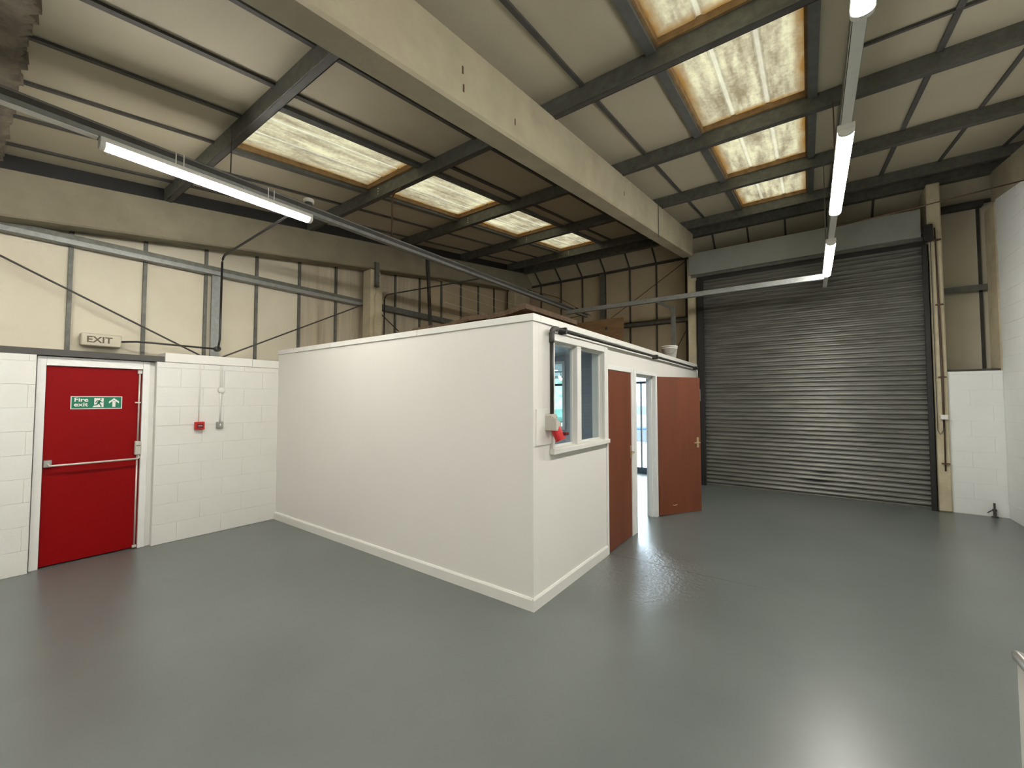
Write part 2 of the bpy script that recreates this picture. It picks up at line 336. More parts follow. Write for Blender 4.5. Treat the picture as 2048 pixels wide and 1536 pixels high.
def piece(name, size, centre, m, parent, bevel=0.0, rot=None):
    """one of many alike box pieces, sharing its mesh data"""
    key = (name, tuple(round(v, 4) for v in size), m.name, bevel)
    if key not in _cache:
        b = MB().box([-v / 2 for v in size], [v / 2 for v in size], bevel)
        bmesh.ops.recalc_face_normals(b.bm, faces=b.bm.faces)
        me = bpy.data.meshes.new(name); b.bm.to_mesh(me); b.bm.free(); me.materials.append(m); _cache[key] = me
    return link(name, _cache[key], None, parent, Vector(centre) - origin_of(parent), rot)
def arc(c, r, a0, a1, plane, n=6):
    out = []
    for k in range(n + 1):
        a = math.radians(a0 + (a1 - a0) * k / n); u, v = r * math.cos(a), r * math.sin(a)
        out.append({'xy': (c[0] + u, c[1] + v, c[2]), 'xz': (c[0] + u, c[1], c[2] + v), 'yz': (c[0], c[1] + u, c[2] + v)}[plane])
    return out

SL = 0.137                       # roof pitch (rise per metre towards the shutter wall)
zraf0, zraf1 = 3.33, 3.775       # rafter underside / top at y = 0
def zr(y): return 3.775 + SL * y
def zp(y): return 3.93 + SL * y  # underside of the lining boards
XA = -6.06                       # block face of the left wall
XC = 2.22                        # block face of the right wall
XO, YO = -1.79, 2.76             # office corner

# ------------------------------------------------------------------ floor
o = MB().box((-6.6, -6, -0.15), (2.6, 9.4, 0.0)).build('floor', M['floor']); tag(o, kind='structure')

# ------------------------------------------------------------------ roof lining: panels between jointing bars
ceil = thing('ceiling', None, None, (0, 0, 3.9), kind='structure')
grid = [-6.40, -5.79, -5.18, -4.57, -3.96, -3.35, -2.74, -2.13, -1.52, -0.91, -0.30, 0.34, 0.95, 1.57, 2.18, 2.60]
bays = [-5.3, -3.61, -1.93, -0.24, 1.45, 3.14, 4.82, 6.50, 8.20, 8.98]
SKY_L, SKY_R = (-4.56, -3.62), (-0.90, 0.05)
ang = math.atan(SL)
def strip_cells():
    xs = [-6.40, -5.79, -5.18, 'L', -3.35, -2.74, -2.13, -1.52, 'R', 0.34, 0.95, 1.57, 2.18, 2.60]
    return xs
def panel(x0, x1, y0, y1):
    ym = (y0 + y1) / 2; L = math.hypot(y1 - y0, SL * (y1 - y0))
    piece('panel', (x1 - x0, L, 0.03), ((x0 + x1) / 2, ym, zp(ym) + 0.015 / math.cos(ang)), M['roof_panel'], ceil, rot=(ang, 0, 0))
def bar(x, y0, y1, wdt=0.035, m='tbar', drop=0.012, nm='jointing_bar'):
    ym = (y0 + y1) / 2; L = math.hypot(y1 - y0, SL * (y1 - y0))
    piece(nm, (wdt, L, 0.02), (x, ym, zp(ym) - drop), M[m], ceil, rot=(ang, 0, 0))
windows = []
for k in range(len(bays) - 1):
    y0, y1 = bays[k], bays[k + 1]
    sky_here = 4 <= k <= 7
    if sky_here:
        left = [(-6.40, -5.79), (-5.79, -5.18), (-5.18, SKY_L[0]), (SKY_L[1], -3.35), (-3.35, -2.74), (-2.74, -2.13), (-2.13, -1.52), (-1.52, SKY_R[0])]
        right = [(SKY_R[1], 0.34), (0.34, 0.95), (0.95, 1.57), (1.57, 2.18), (2.18, 2.60)]
        cells = left + right
    else:
        cells = [(grid[i], grid[i + 1]) for i in range(len(grid) - 1)]
    for a, b in cells: panel(a, b, y0, y1)
    for x in sorted({c[0] for c in cells[1:]} | {c[1] for c in cells[:-1]}):
        if sky_here and x in SKY_L + SKY_R: continue
        bar(x, y0, y1, 0.045 if x in (-3.35, 0.95) else 0.035)
    if sky_here: windows.append((SKY_L, y0, y1)); windows.append((SKY_R, y0, y1))
# a cross joint in the boards of the right bay
ymj = 4.25
piece('jointing_bar', (2.25, 0.03, 0.02), (1.46, ymj, zp(ymj) - 0.014), M['tbar'], ceil, rot=(ang, 0, 0))
# outer roof deck, open above the rooflights (keeps daylight out everywhere else)
dk = MB()
def deck(x0, x1, y0, y1): dk.prism([(y0, zp(y0) + 0.10), (y1, zp(y1) + 0.10), (y1, zp(y1) + 0.16), (y0, zp(y0) + 0.16)], 'x', x0, x1)
deck(-6.8, 2.9, -6.2, 1.43); deck(-6.8, 2.9, 8.22, 9.6)
for a, b in ((-6.8, SKY_L[0] - 0.0), (SKY_L[1], SKY_R[0]), (SKY_R[1], 2.9)): deck(a, b, 1.43, 8.22)
dk.build('roof_deck', M['galv'], ceil)

# rooflights
wn = 0
for (x0, x1), y0, y1 in sorted(windows, key=lambda t: (t[0][0], t[1])):
    wn += 1
    ym = (y0 + y1) / 2
    W = thing('window_%d' % wn, None, None, ((x0 + x1) / 2, ym, zp(ym)), kind='structure')
    # ribbed translucent sheet, in the object's own space
    bm = bmesh.new(); hx, hy = (x1 - x0) / 2 - 0.01, (y1 - y0) / 2 - 0.006
    prof = []
    ribs = (-0.16, 0.15)
    xs = sorted([-hx, hx] + [r + d for r in ribs for d in (-0.03, -0.014, 0.014, 0.03)] + [-hx + (2 * hx) * q / 10 for q in range(1, 10)])
    ys = [-hy + 2 * hy * q / 14 for q in range(15)]
    rnd = random.Random(wn)
    for yy in ys:
        row = []
        for xx in xs:
            z = 0.055
            for r in ribs:
                if abs(xx - r) < 0.02: z = 0.068
            row.append(bm.verts.new((xx, yy, z + rnd.uniform(-0.003, 0.003) + SL * yy)))
        prof.append(row)
    for a, b in zip(prof, prof[1:]):
        for q in range(len(xs) - 1): bm.faces.new([a[q], a[q + 1], b[q + 1], b[q]])
    me = bpy.data.meshes.new('translucent_sheet'); bm.to_mesh(me); bm.free()
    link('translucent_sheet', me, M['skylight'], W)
    # upstand frame inside the opening and the dark bars along its long sides
    for xa, xb in ((x0 + 0.0, x0 + 0.022), (x1 - 0.022, x1)):
        MB().prism([(y0, zp(y0)), (y1, zp(y1)), (y1, zp(y1) + 0.10), (y0, zp(y0) + 0.10)], 'x', xa, xb).build('frame', M['sky_frame'], W)
    for ya, yb in ((y0 + 0.006, y0 + 0.03), (y1 - 0.03, y1 - 0.006)):
        MB().box((x0, ya, zp(ya)), (x1, yb, zp(ya) + 0.10)).build('frame', M['sky_frame'], W)
    for xa in (x0 - 0.075, x1):
        MB().prism([(y0, zp(y0) - 0.035), (y1, zp(y1) - 0.035), (y1, zp(y1) + 0.005), (y0, zp(y0) + 0.005)], 'x', xa, xa + 0.075).build('edge_bar', M['bar_grey'], W)

# ------------------------------------------------------------------ purlins (Z sections running across the building)
names_p = {1.45: 'grey steel purlin crossing in front of the nearest pair of rooflights', 3.14: 'grey steel purlin between the first and second rooflights from the camera',
           4.82: 'grey steel purlin between the second and third rooflights', 6.50: 'grey steel purlin between the third and farthest rooflights',
           8.20: 'mottled grey steel purlin just beyond the farthest rooflights'}
for y, lab in names_p.items():
    p = thing('purlin', lab, 'purlin', (-2, y, zr(y)), 'steel purlins under the roof')
    zb, zt = zr(y), zp(y) - 0.002
    web = MB()
    web.box((-6.3, y - 0.004, zb), (2.45, y + 0.004, zt))
    web.build('web', M['galv'], p)
    MB().box((-6.3, y, zb), (2.45, y + 0.062, zb + 0.006)).box((-6.3, y + 0.056, zb), (2.45, y + 0.062, zb + 0.02)).build('flange', M['tbar'], p)
    for x in (-5.93, -1.92, 2.3):
        MB().box((x - 0.05, y + 0.004, zb - 0.0), (x + 0.05, y + 0.012, zt)).build('cleat', M['galv'], p)
    for x in ((-1.99, -4.0) if y > 3 else ()):
        b = MB()
        for dz in (0.04, 0.075, 0.11): b.lathe((x - 0.35, y - 0.010, zb + dz), [(0.007, 0), (0.007, 0.007)], 8, 'y')
        b.build('bolt', M['white_plastic'], p)['kind'] = 'stuff'
# eaves member
yb = 8.90
o = MB().box((-6.3, yb, 4.985), (2.45, yb + 0.10, zp(yb) + 0.02)).build('eaves_beam', M['galv']); tag(o, 'dark steel eaves beam along the top of the shutter wall, beyond the last purlin', 'beam')
# purlin lap strip beside the last purlin
# ------------------------------------------------------------------ valley soffit nearest the camera
bm = bmesh.new(); R2 = random.Random(3)
N_ = 520; rows = []
for q in range(N_ + 1):
    x = -6.1 + 8.3 * q / N_
    j = R2.uniform(-0.012, 0.02) + (0.02 if R2.random() < 0.15 else 0)
    rows.append([bm.verts.new((x, -0.30, 3.86)), bm.verts.new((x, 0.2 + j * 0.3, 3.862)), bm.verts.new((x, 0.235 + j, 3.885)), bm.verts.new((x, 0.235 + j * 0.8, 3.97)), bm.verts.new((x, -0.30, 3.97))])
for a, b in zip(rows, rows[1:]):
    for q in range(5): bm.faces.new([a[q], a[(q + 1) % 5], b[(q + 1) % 5], b[q]])
bm.faces.new(rows[0]); bm.faces.new(rows[-1][::-1])
t = MB(); t.bm.free(); t.bm = bm
tag(t.build('valley_beam', M['valley']), 'rough brown ragged-edged valley beam under the roof at the upper left edge', 'beam')

# ------------------------------------------------------------------ concrete rafters
def rafter(x0, x1, lab, y0=-5.85, y1=9.2, mm='concrete', inset=0.08):
    b = MB(); n = 24
    ys = [y0 + (y1 - y0) * q / n for q in range(n + 1)]
    c = 0.018
    sec = lambda y: [(x0, zraf1 + SL * y), (x0, zraf0 + SL * y + c), (x0 + c, zraf0 + SL * y), (x1 - c, zraf0 + SL * y), (x1, zraf0 + SL * y + c), (x1, zraf1 + SL * y)]
    rr = [[b.bm.verts.new((x, y, z)) for x, z in sec(y)] for y in ys]
    for a, d in zip(rr, rr[1:]):
        for q in range(6): b.bm.faces.new([a[q], a[(q + 1) % 6], d[(q + 1) % 6], d[q]])
    b.bm.faces.new(rr[0]); b.bm.faces.new(rr[-1][::-1])
    o = tag(b.build('concrete_rafter', M[mm], loc=((x0 + x1) / 2, 2.0, zraf0)), lab, 'beam', 'precast concrete rafters')
    if inset > 0.05: return o
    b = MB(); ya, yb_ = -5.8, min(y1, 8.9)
    b.prism([(ya, zr(ya) + 0.001), (yb_, zr(yb_) + 0.001), (yb_, zp(yb_) - 0.002), (ya, zp(ya) - 0.002)], 'x', x0 + inset, x1 - inset); b.build('packing', M['black'], o)  # black strip standing in for the shadow between rafter and lining boards
    return o
rafter(-6.30, -6.05, 'concrete rafter sloping along the left wall above the cladding', y1=9.28, mm='concrete_shaded', inset=0.03)
mid = rafter(-2.03, -1.82, 'large concrete rafter crossing the middle of the roof towards the shutter', y1=8.69)
rafter(2.24, 2.46, 'concrete rafter along the top of the right-hand white wall', y1=9.0)
# steel strap on the middle rafter near its far end
MB().box((-1.819, 6.33, zraf0 + SL * 6.33 - 0.06), (-1.813, 6.352, zraf1 + SL * 6.33)).build('steel_strap', M['tbar'], mid)
for yq, zq in ((1.95, 0.22), (1.96, 0.10), (2.55, 0.12), (4.9, 0.2)):
    MB().box((-1.8195, yq, zraf0 + SL * yq + zq), (-1.816, yq + 0.012, zraf0 + SL * yq + zq + 0.05)).build('rust_spot', M['rust'], mid)

# ------------------------------------------------------------------ concrete columns
def column(x0, x1, y0, y1, z1, lab, z0=0.0, mm='concrete_col'):
    return tag(MB().box((x0, y0, z0), (x1, y1, z1), 0.015).build('concrete_column', M[mm]), lab, 'column', 'precast concrete columns')
c1 = thing('concrete_column', 'concrete column with chipped haunch rising behind the white office, below the left rafter', 'column', (-6.17, 4.34, 0), 'precast concrete columns')
MB().box((-6.28, 4.24, 0), (-6.05, 4.44, 3.905), 0.012).build('shaft', M['concrete_col'], c1)
MB().prism([(4.29, 2.3), (4.435, 2.3), (4.435, 3.62), (4.37, 3.66), (4.33, 3.5), (4.30, 3.42), (4.315, 3.2), (4.285, 3.0)], 'x', -6.05, -6.005).build('haunch', M['concrete_col'], c1)
ch = MB().box((-6.047, 4.30, 3.60), (-6.0, 4.375, 4.03)); ch.build('steel_channel', M['galv'], c1)
b = MB()
for dz in (3.64, 3.70, 3.76, 3.82): b.lathe((-6.0, 4.36, dz), [(0.012, 0), (0.012, 0.012)], 8, 'x')
b.build('bolt', M['chrome'], c1)['kind'] = 'stuff'
column(-6.28, -6.05, 8.50, 9.2, 4.47, 'concrete column in the far left corner behind the office')
column(-1.955, -1.785, 8.74, 9.2, 4.50, 'buff concrete column between the cladding and the roller shutter')
column(1.515, 1.665, 8.72, 9.2, 4.95, 'buff concrete column at the right of the roller shutter')
column(2.225, 2.46, 8.83, 9.25, 4.53, 'shaded concrete column in the far right corner')

# ------------------------------------------------------------------ left wall: blockwork, door opening, cladding above
def blockwork(parent, plane, face, u0, u1, z0, z1, mat_, depth=0.09, course=0.225, length=0.45, inward=1, seed=1, phase=0):
    rnd = random.Random(seed); k = 0; z = z0
    while z < z1 - 0.02:
        h = min(course, z1 - z); u = u0 - (length / 2 if (k + phase) % 2 else 0)
        while u < u1 - 0.01:
            a, b_ = max(u, u0), min(u + length, u1)
            if b_ - a > 0.02:
                d = rnd.choice((0.0, 0.0003, 0.0006))
                sz = b_ - a - 0.0006; ce = (a + b_) / 2
                off = face - inward * (depth / 2) + inward * d
                if plane == 'x': piece('block', (depth, sz, h - 0.0028), (off, ce, z + h / 2), mat_, parent, 0.0022)
                else: piece('block', (sz, depth, h - 0.001), (ce, off, z + h / 2), mat_, parent, 0.0016)
            u += length
        z += h; k += 1
wl = thing('wall_left', None, None, (-6.2, 1.0, 0), kind='structure')
b = MB()
b.box((-6.30, -6, 0), (XA - 0.0045, 0.522, 2.09)); b.box((-6.30, 1.43, 0), (XA - 0.0045, 4.24, 2.09)); b.box((-6.30, 4.44, 0), (XA - 0.0045, 9.3, 2.09))
b.build('mortar_backing', M['white_block'], wl)
blockwork(wl, 'x', XA, -0.20, 0.522, 0, 2.09, M['white_block'], seed=2)
blockwork(wl, 'x', XA, 1.43, YO + 0.01, 0, 2.085, M['white_block'], seed=5, phase=1)
# painted coping and dark lintel
MB().box((-6.30, 1.50, 2.093), (XA + 0.006, 2.42, 2.20), 0.003).build('coping', M['white_gloss'], wl)
MB().box((-6.30, 2.423, 2.093), (XA + 0.004, 4.2, 2.198), 0.003).build('coping', M['white_gloss'], wl)
MB().box((-6.30, 4.46, 2.093), (XA + 0.004, 9.2, 2.198), 0.003).build('coping', M['white_gloss'], wl)
MB().box((-6.30, -0.6, 2.092), (XA - 0.005, 1.497, 2.155)).build('lintel', M['dark_grey'], wl)
MB().box((-6.30, -6.0, 2.092), (XA - 0.005, -0.603, 2.155)).build('lintel', M['dark_grey'], wl)
# cladding boards and their vertical bars
ygrid = [-5.95 + 0.61 * k for k in range(26)]; ygrid = [0.76 + 0.61 * (k - 11) for k in range(26)]
for k in range(len(ygrid) - 1):
    a, c = ygrid[k], min(ygrid[k + 1], 9.35)
    if a > 9.3: break
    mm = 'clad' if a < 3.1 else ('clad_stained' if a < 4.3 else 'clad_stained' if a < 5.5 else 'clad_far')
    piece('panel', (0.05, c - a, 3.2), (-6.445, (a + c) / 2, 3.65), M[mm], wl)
    piece('mullion', (0.035, 0.035, 3.2), (-6.405, a, 3.65), M['galv'], wl)
MB().box((-6.55, -6.1, 2.0), (-6.475, 9.5, 5.4)).build('outer_skin', M['galv'], wl)
MB().box((-6.55, -6.1, 0.0), (-6.33, 9.5, 2.0)).build('outer_leaf', M['white_block'], wl)

rl = thing('sheeting_rail', 'long grey steel sheeting rail across the upper left wall cladding', 'rail', (-6.33, 2, 3.3))
MB().box((-6.39, -6, 3.395), (-6.29, 4.235, 3.40)).box((-6.294, -6, 3.33), (-6.289, 4.235, 3.40)).build('upper_leg', M['galv'], rl)
MB().box((-6.39, -6, 3.295), (-6.285, 4.235, 3.30)).box((-6.287, -6, 3.295), (-6.282, 4.235, 3.345)).build('lower_leg', M['galv_light'], rl)
rl = thing('sheeting_rail', 'dark steel sheeting rail on the left wall beyond the chipped column', 'rail', (-6.33, 6.5, 3.3))
MB().box((-6.39, 4.445, 3.395), (-6.29, 8.49, 3.40)).box((-6.294, 4.445, 3.33), (-6.289, 8.49, 3.40)).build('upper_leg', M['galv'], rl)
MB().box((-6.39, 4.445, 3.295), (-6.285, 8.49, 3.30)).box((-6.287, 4.445, 3.295), (-6.282, 8.49, 3.345)).build('lower_leg', M['galv'], rl)
tag(MB().box((-6.385, 2.035, 2.2), (-6.31, 2.10, 3.29)).box((-6.318, 2.02, 2.2), (-6.308, 2.115, 3.29)).build('steel_post', M['galv_light']), 'short grey steel post on the left wall beside the black conduit', 'post')
for a, c, lab in (((-6.26, -0.6, 3.48), (-6.26, 1.90, 2.215), 'thin dark bracing rod falling towards the post above the fire exit door'), ((-6.26, 2.14, 2.215), (-6.26, 4.22, 3.30), 'thin dark bracing rod rising from the post to the chipped column'),
                  ((-6.26, 4.46, 3.30), (-6.26, 5.0, 2.95), 'short dark bracing rod just right of the chipped column')):
    tag(MB().tube([a, c], 0.010, 8).build('bracing_rod', M['tbar']), lab, 'rod', 'wall bracing rods')

# ------------------------------------------------------------------ fire exit door
d1 = thing('door_1', None, None, (-6.13, 0.95, 0), kind='structure')
MB().box((-6.30, 0.532, 0), (-6.115, 0.592, 2.085), 0.003).build('frame', M['frame_white'], d1)
MB().box((-6.30, 1.322, 0), (-6.115, 1.382, 2.085), 0.003).build('frame', M['frame_white'], d1)
MB().box((-6.30, 0.592, 1.995), (-6.115, 1.322, 2.085), 0.003).build('frame', M['frame_white'], d1)
MB().box((-6.30, 1.384, 0), (-6.14, 1.43, 2.085)).build('reveal', M['white_block'], d1)
MB().box((-6.19, 0.596, 0.012), (-6.145, 1.319, 1.991), 0.002).build('leaf', M['red_door'], d1)
def panic():
    t = thing('panic_bar', 'silver push bar and latch rods across the red fire exit door', 'door hardware', (-6.14, 0.95, 1.0))
    MB().box((-6.144, 0.60, 0.985), (-6.10, 0.655, 1.055), 0.004).build('pivot_bracket', M['chrome'], t)
    MB().box((-6.144, 1.272, 1.04), (-6.10, 1.325, 1.19), 0.005).build('latch_case', M['grey_plastic'], t)
    MB().box((-6.0995, 1.28, 1.135), (-6.098, 1.318, 1.142)).build('marking', M['tbar'], t)
    MB().tube([(-6.10, 0.63, 1.02), (-6.075, 0.64, 1.0), (-6.065, 0.66, 1.0), (-6.065, 1.29, 1.0), (-6.085, 1.305, 1.01), (-6.11, 1.305, 1.03)], 0.010, 10).build('push_bar', M['silver_paint'], t, True)
    MB().tube([(-6.132, 1.298, 1.19), (-6.132, 1.298, 1.955)], 0.008, 8).build('upper_rod', M['silver_paint'], t, True)
    MB().tube([(-6.132, 1.298, 1.04), (-6.132, 1.298, 0.035)], 0.008, 8).build('lower_rod', M['silver_paint'], t, True)
    MB().box((-6.144, 1.278, 1.945), (-6.115, 1.318, 1.985), 0.003).build('top_keep', M['silver_paint'], t)
    MB().box((-6.144, 1.265, 1.615), (-6.122, 1.315, 1.628)).build('rod_guide', M['silver_paint'], t)
    MB().box((-6.144, 1.28, 0.013), (-6.115, 1.316, 0.04), 0.003).build('bottom_keep', M['silver_paint'], t)
panic()
def text_part(name, body, size, y, z, x, m, parent, bold=0.0, sx=1.0):
    cu = bpy.data.curves.new(name, 'FONT'); cu.body = body; cu.size = size; cu.extrude = 0.0006; cu.offset = bold; cu.space_line = 0.85
    tmp = bpy.data.objects.new(name, cu); COL.objects.link(tmp)
    dg = bpy.context.evaluated_depsgraph_get(); me = bpy.data.meshes.new_from_object(tmp.evaluated_get(dg))
    bpy.data.objects.remove(tmp)
    me.materials.clear(); base = origin_of(parent)
    me.transform(Matrix(((0, 0, 1, x), (sx, 0, 0, y), (0, 1, 0, z), (0, 0, 0, 1)))); me.transform(Matrix.Translation(-base))
    return link(name, me, m, parent)
def flat(parent, name, polys, x, t, m):
    b = MB()
    for p in polys: b.prism(p, 'x', x, x + t)
    return b.build(name, m, parent)
sg = thing('fire_exit_sign', 'green rectangular Fire exit sign with running man and arrow on the red door', 'sign', (-6.143, 0.96, 1.625))
Y0, Y1, Z0, Z1 = 0.776, 1.152, 1.563, 1.682
MB().box((-6.1445, Y0 - 0.007, Z0 - 0.007), (-6.141, Y1 + 0.007, Z1 + 0.007)).build('border', M['sign_white'], sg)
MB().box((-6.141, Y0, Z0), (-6.1395, Y1, Z1)).build('plate', M['green_sign'], sg)
text_part('lettering', 'Fire\nexit', 0.058, Y0 + 0.016, Z0 + 0.071, -6.139, M['sign_white'], sg, 0.0012, 1.16)
dy0 = Y0 + 0.165
flat(sg, 'pictogram_door', [[(dy0, Z0 + 0.012), (dy0 + 0.072, Z0 + 0.012), (dy0 + 0.072, Z1 - 0.012), (dy0, Z1 - 0.012)], [(dy0 - 0.012, Z0 + 0.012), (dy0, Z0 + 0.012), (dy0, Z0 + 0.03)]], -6.1393, 0.001, M['sign_white'])
def seg(p, q, wd):
    dx, dz = q[0] - p[0], q[1] - p[1]; l = math.hypot(dx, dz); nx, nz = -dz / l * wd / 2, dx / l * wd / 2
    return [(p[0] + nx, p[1] + nz), (p[0] - nx, p[1] - nz), (q[0] - nx, q[1] - nz), (q[0] + nx, q[1] + nz)]
P = lambda u, v: (dy0 + u * 0.072, Z0 + 0.012 + v * 0.095)
man = [seg(P(.62, .74), P(.42, .42), .020), seg(P(.62, .74), P(.30, .70), .008), seg(P(.30, .70), P(.14, .48), .008), seg(P(.62, .72), P(.78, .52), .008), seg(P(.78, .52), P(1.0, .60), .007),
       seg(P(.42, .42), P(.66, .30), .012), seg(P(.66, .30), P(.74, .04), .010), seg(P(.42, .44), P(.26, .24), .012), seg(P(.26, .24), P(-.06, .22), .009)]
flat(sg, 'pictogram_figure', man, -6.1382, 0.001, M['green_sign'])
MB().lathe((-6.1382, *P(.70, .89)), [(0.007, 0), (0.007, 0.001)], 12, 'x').build('pictogram_head', M['green_sign'], sg)
ay = Y1 - 0.058; az0, az1 = Z0 + 0.014, Z1 - 0.012
flat(sg, 'arrow', [[(ay - .012, az0), (ay + .012, az0), (ay + .012, az1 - .03), (ay - .012, az1 - .03)], [(ay, az1), (ay - .040, az1 - .036), (ay - .040, az1 - .056), (ay, az1 - .022)], [(ay, az1), (ay + .040, az1 - .036), (ay + .040, az1 - .056), (ay, az1 - .022)]], -6.1393, 0.001, M['sign_white'])

# EXIT light box on the cladding
ex = thing('exit_light_box', 'cream EXIT light box mounted above the red door', 'sign', (-6.36, 0.99, 2.25))
MB().box((-6.385, 0.845, 2.24), (-6.29, 1.165, 2.375), 0.008).build('casing', M['cream_sign'], ex)
MB().box((-6.289, 0.875, 2.263), (-6.286, 1.14, 2.352)).build('face_plate', M['cream_sign'], ex)
text_part('lettering', 'EXIT', 0.094, 0.884, 2.276, -6.2855, M['letter_brown'], ex, 0.0022, 1.06)
cd = thing('black_conduit', 'black conduit from the EXIT box to the round junction box and up the left wall', 'conduit', (-6.2, 2.03, 2.25))
MB().tube([(-6.33, 1.165, 2.31), (-6.22, 1.28, 2.315), (-6.2, 1.4, 2.315), (-6.12, 2.0, 2.30)], 0.011, 8).build('branch_pipe', M['conduit'], cd, True)
MB().lathe((-6.13, 2.03, 2.30), [(0.035, 0), (0.035, 0.05), (0.028, 0.058)], 16, 'x').build('junction_box', M['conduit'], cd, True)
pts = [(-6.08, 2.03, 2.30), (-6.03, 2.03, 2.42), (-6.02, 2.03, 3.38)] + arc((-5.92, 2.03, 3.38), 0.10, 180, 90, 'xz') + [(-4.03, 2.03, 3.565)]
MB().tube(pts, 0.013, 8).build('riser_pipe', M['conduit'], cd, True)
cd2 = thing('black_conduit', 'black conduit beside the chipped column bending over to the left light trunking', 'conduit', (-6.0, 4.5, 2.35))
pts = [(-5.985, 4.47, 2.36), (-5.985, 4.47, 3.38)] + arc((-5.885, 4.47, 3.38), 0.10, 180, 95, 'xz') + [(-4.06, 4.75, 3.505)]
MB().tube(pts, 0.011, 8).build('pipe', M['conduit'], cd2, True)
tag(MB().box((-6.045, 5.44, 4.50), (-6.0, 5.50, 4.52)).prism([(5.46, 4.50), (5.52, 4.50), (5.66, 2.35), (5.60, 2.35)], 'x', -6.04, -6.0).build('leaning_strut', M['tbar']), 'dark slightly tilted steel strut rising behind the office to the left rafter', 'strut')

# call point and switch
cp = thing('fire_call_point', 'red fire alarm call point on the white block wall right of the red door', 'alarm', (-6.05, 1.842, 1.29))
MB().box((XA, 1.795, 1.29), (XA + 0.05, 1.892, 1.385), 0.006).build('housing', M['red_plastic'], cp)
MB().box((XA + 0.05, 1.812, 1.312), (XA + 0.053, 1.875, 1.362)).build('glass_plate', M['dark_red'], cp)
MB().box((XA + 0.053, 1.825, 1.334), (XA + 0.0545, 1.865, 1.340)).build('marking', M['white_plastic'], cp)
MB().tube([(XA + 0.012, 1.838, 1.386), (XA + 0.012, 1.838, 2.085)], 0.006, 8).build('cable', M['white_gloss'], cp, True)
sw = thing('light_switch', 'grey metal light switch with white rocker right of the red call point', 'switch', (-6.05, 2.058, 1.29))
MB().box((XA, 2.022, 1.295), (XA + 0.04, 2.092, 1.375), 0.006).build('back_box', M['grey_box'], sw)
MB().box((XA + 0.04, 2.050, 1.325), (XA + 0.047, 2.064, 1.352), 0.002).build('rocker', M['white_plastic'], sw)
MB().tube([(XA + 0.014, 2.060, 1.376), (XA + 0.014, 2.060, 1.74)], 0.009, 8).build('conduit_pipe', M['white_gloss'], sw, True)
MB().lathe((XA, 2.066, 1.775), [(0.036, 0), (0.036, 0.028), (0.030, 0.034)], 20, 'x').build('round_box', M['white_gloss'], sw, True)
MB().tube([(XA + 0.014, 2.056, 1.81), (XA + 0.014, 2.056, 2.085)], 0.007, 8).tube([(XA + 0.014, 2.078, 1.80), (XA + 0.014, 2.078, 2.085)], 0.005, 8).build('upper_pipe', M['white_gloss'], sw, True)

# ------------------------------------------------------------------ shutter wall
wf = thing('wall_front', None, None, (0, 9.3, 0), kind='structure')
xg = [-6.40, -5.79, -5.18, -4.57, -3.96, -3.35, -2.74, -2.13]
for a, c in zip(xg, xg[1:]):
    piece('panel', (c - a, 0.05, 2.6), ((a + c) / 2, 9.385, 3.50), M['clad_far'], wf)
    if a > -6.2: piece('mullion', (0.032, 0.03, 2.6), (a, 9.348, 3.50), M['tbar'], wf)
piece('mullion', (0.04, 0.03, 2.6), (-2.11, 9.348, 3.50), M['tbar'], wf)
piece('panel', (0.46, 0.05, 2.6), (-1.90, 9.385, 3.50), M['clad_far'], wf)
for a, c in ((1.57, 2.18), (2.18, 2.60)):
    piece('panel', (c - a, 0.05, 3.2), ((a + c) / 2, 9.385, 3.60), M['clad'], wf)
piece('mullion', (0.032, 0.03, 3.0), (2.18, 9.348, 3.55), M['tbar'], wf)
# sloping eaves boards between the eaves beam and the top rail
E0, E1 = (8.99, 5.06), (9.36, 4.74)
eL = math.hypot(E1[0] - E0[0], E1[1] - E0[1]); eA = math.atan2(E1[1] - E0[1], E1[0] - E0[0])
eg = [-6.40, -5.79, -5.18, -4.57, -3.96, -3.35, -2.74, -2.13, -1.52, -0.91, -0.30, 0.31, 0.94, 1.57, 2.60]
for a, c in zip(eg, eg[1:]):
    piece('eaves_panel', (c - a, eL, 0.02), ((a + c) / 2, (E0[0] + E1[0]) / 2, (E0[1] + E1[1]) / 2), M['roof_panel'], wf, rot=(eA, 0, 0))
    piece('eaves_bar', (0.03, eL, 0.02), (c, (E0[0] + E1[0]) / 2 - 0.012, (E0[1] + E1[1]) / 2 - 0.014), M['tbar'], wf, rot=(eA, 0, 0))
MB().box((-6.40, 9.30, 4.70), (2.6, 9.36, 4.745)).build('top_rail', M['tbar'], wf)
MB().box((-1.80, 9.36, 4.2), (1.6, 9.40, 4.80)).build('panel', M['clad_far'], wf)
MB().box((1.60, 9.0, 2.073), (2.6, 9.36, 2.09)).box((1.665, 8.85, 2.070), (2.225, 9.0, 2.105)).build('sill', M['tbar'], wf)
# low blockwork at the right
MB().box((1.655, 8.765 + 0.0045, 0), (2.6, 9.45, 2.07)).build('mortar_backing', M['white_cool'], wf)
blockwork(wf, 'y', 8.765, 1.668, XC, 0, 2.07, M['white_cool'], inward=-1, seed=9)
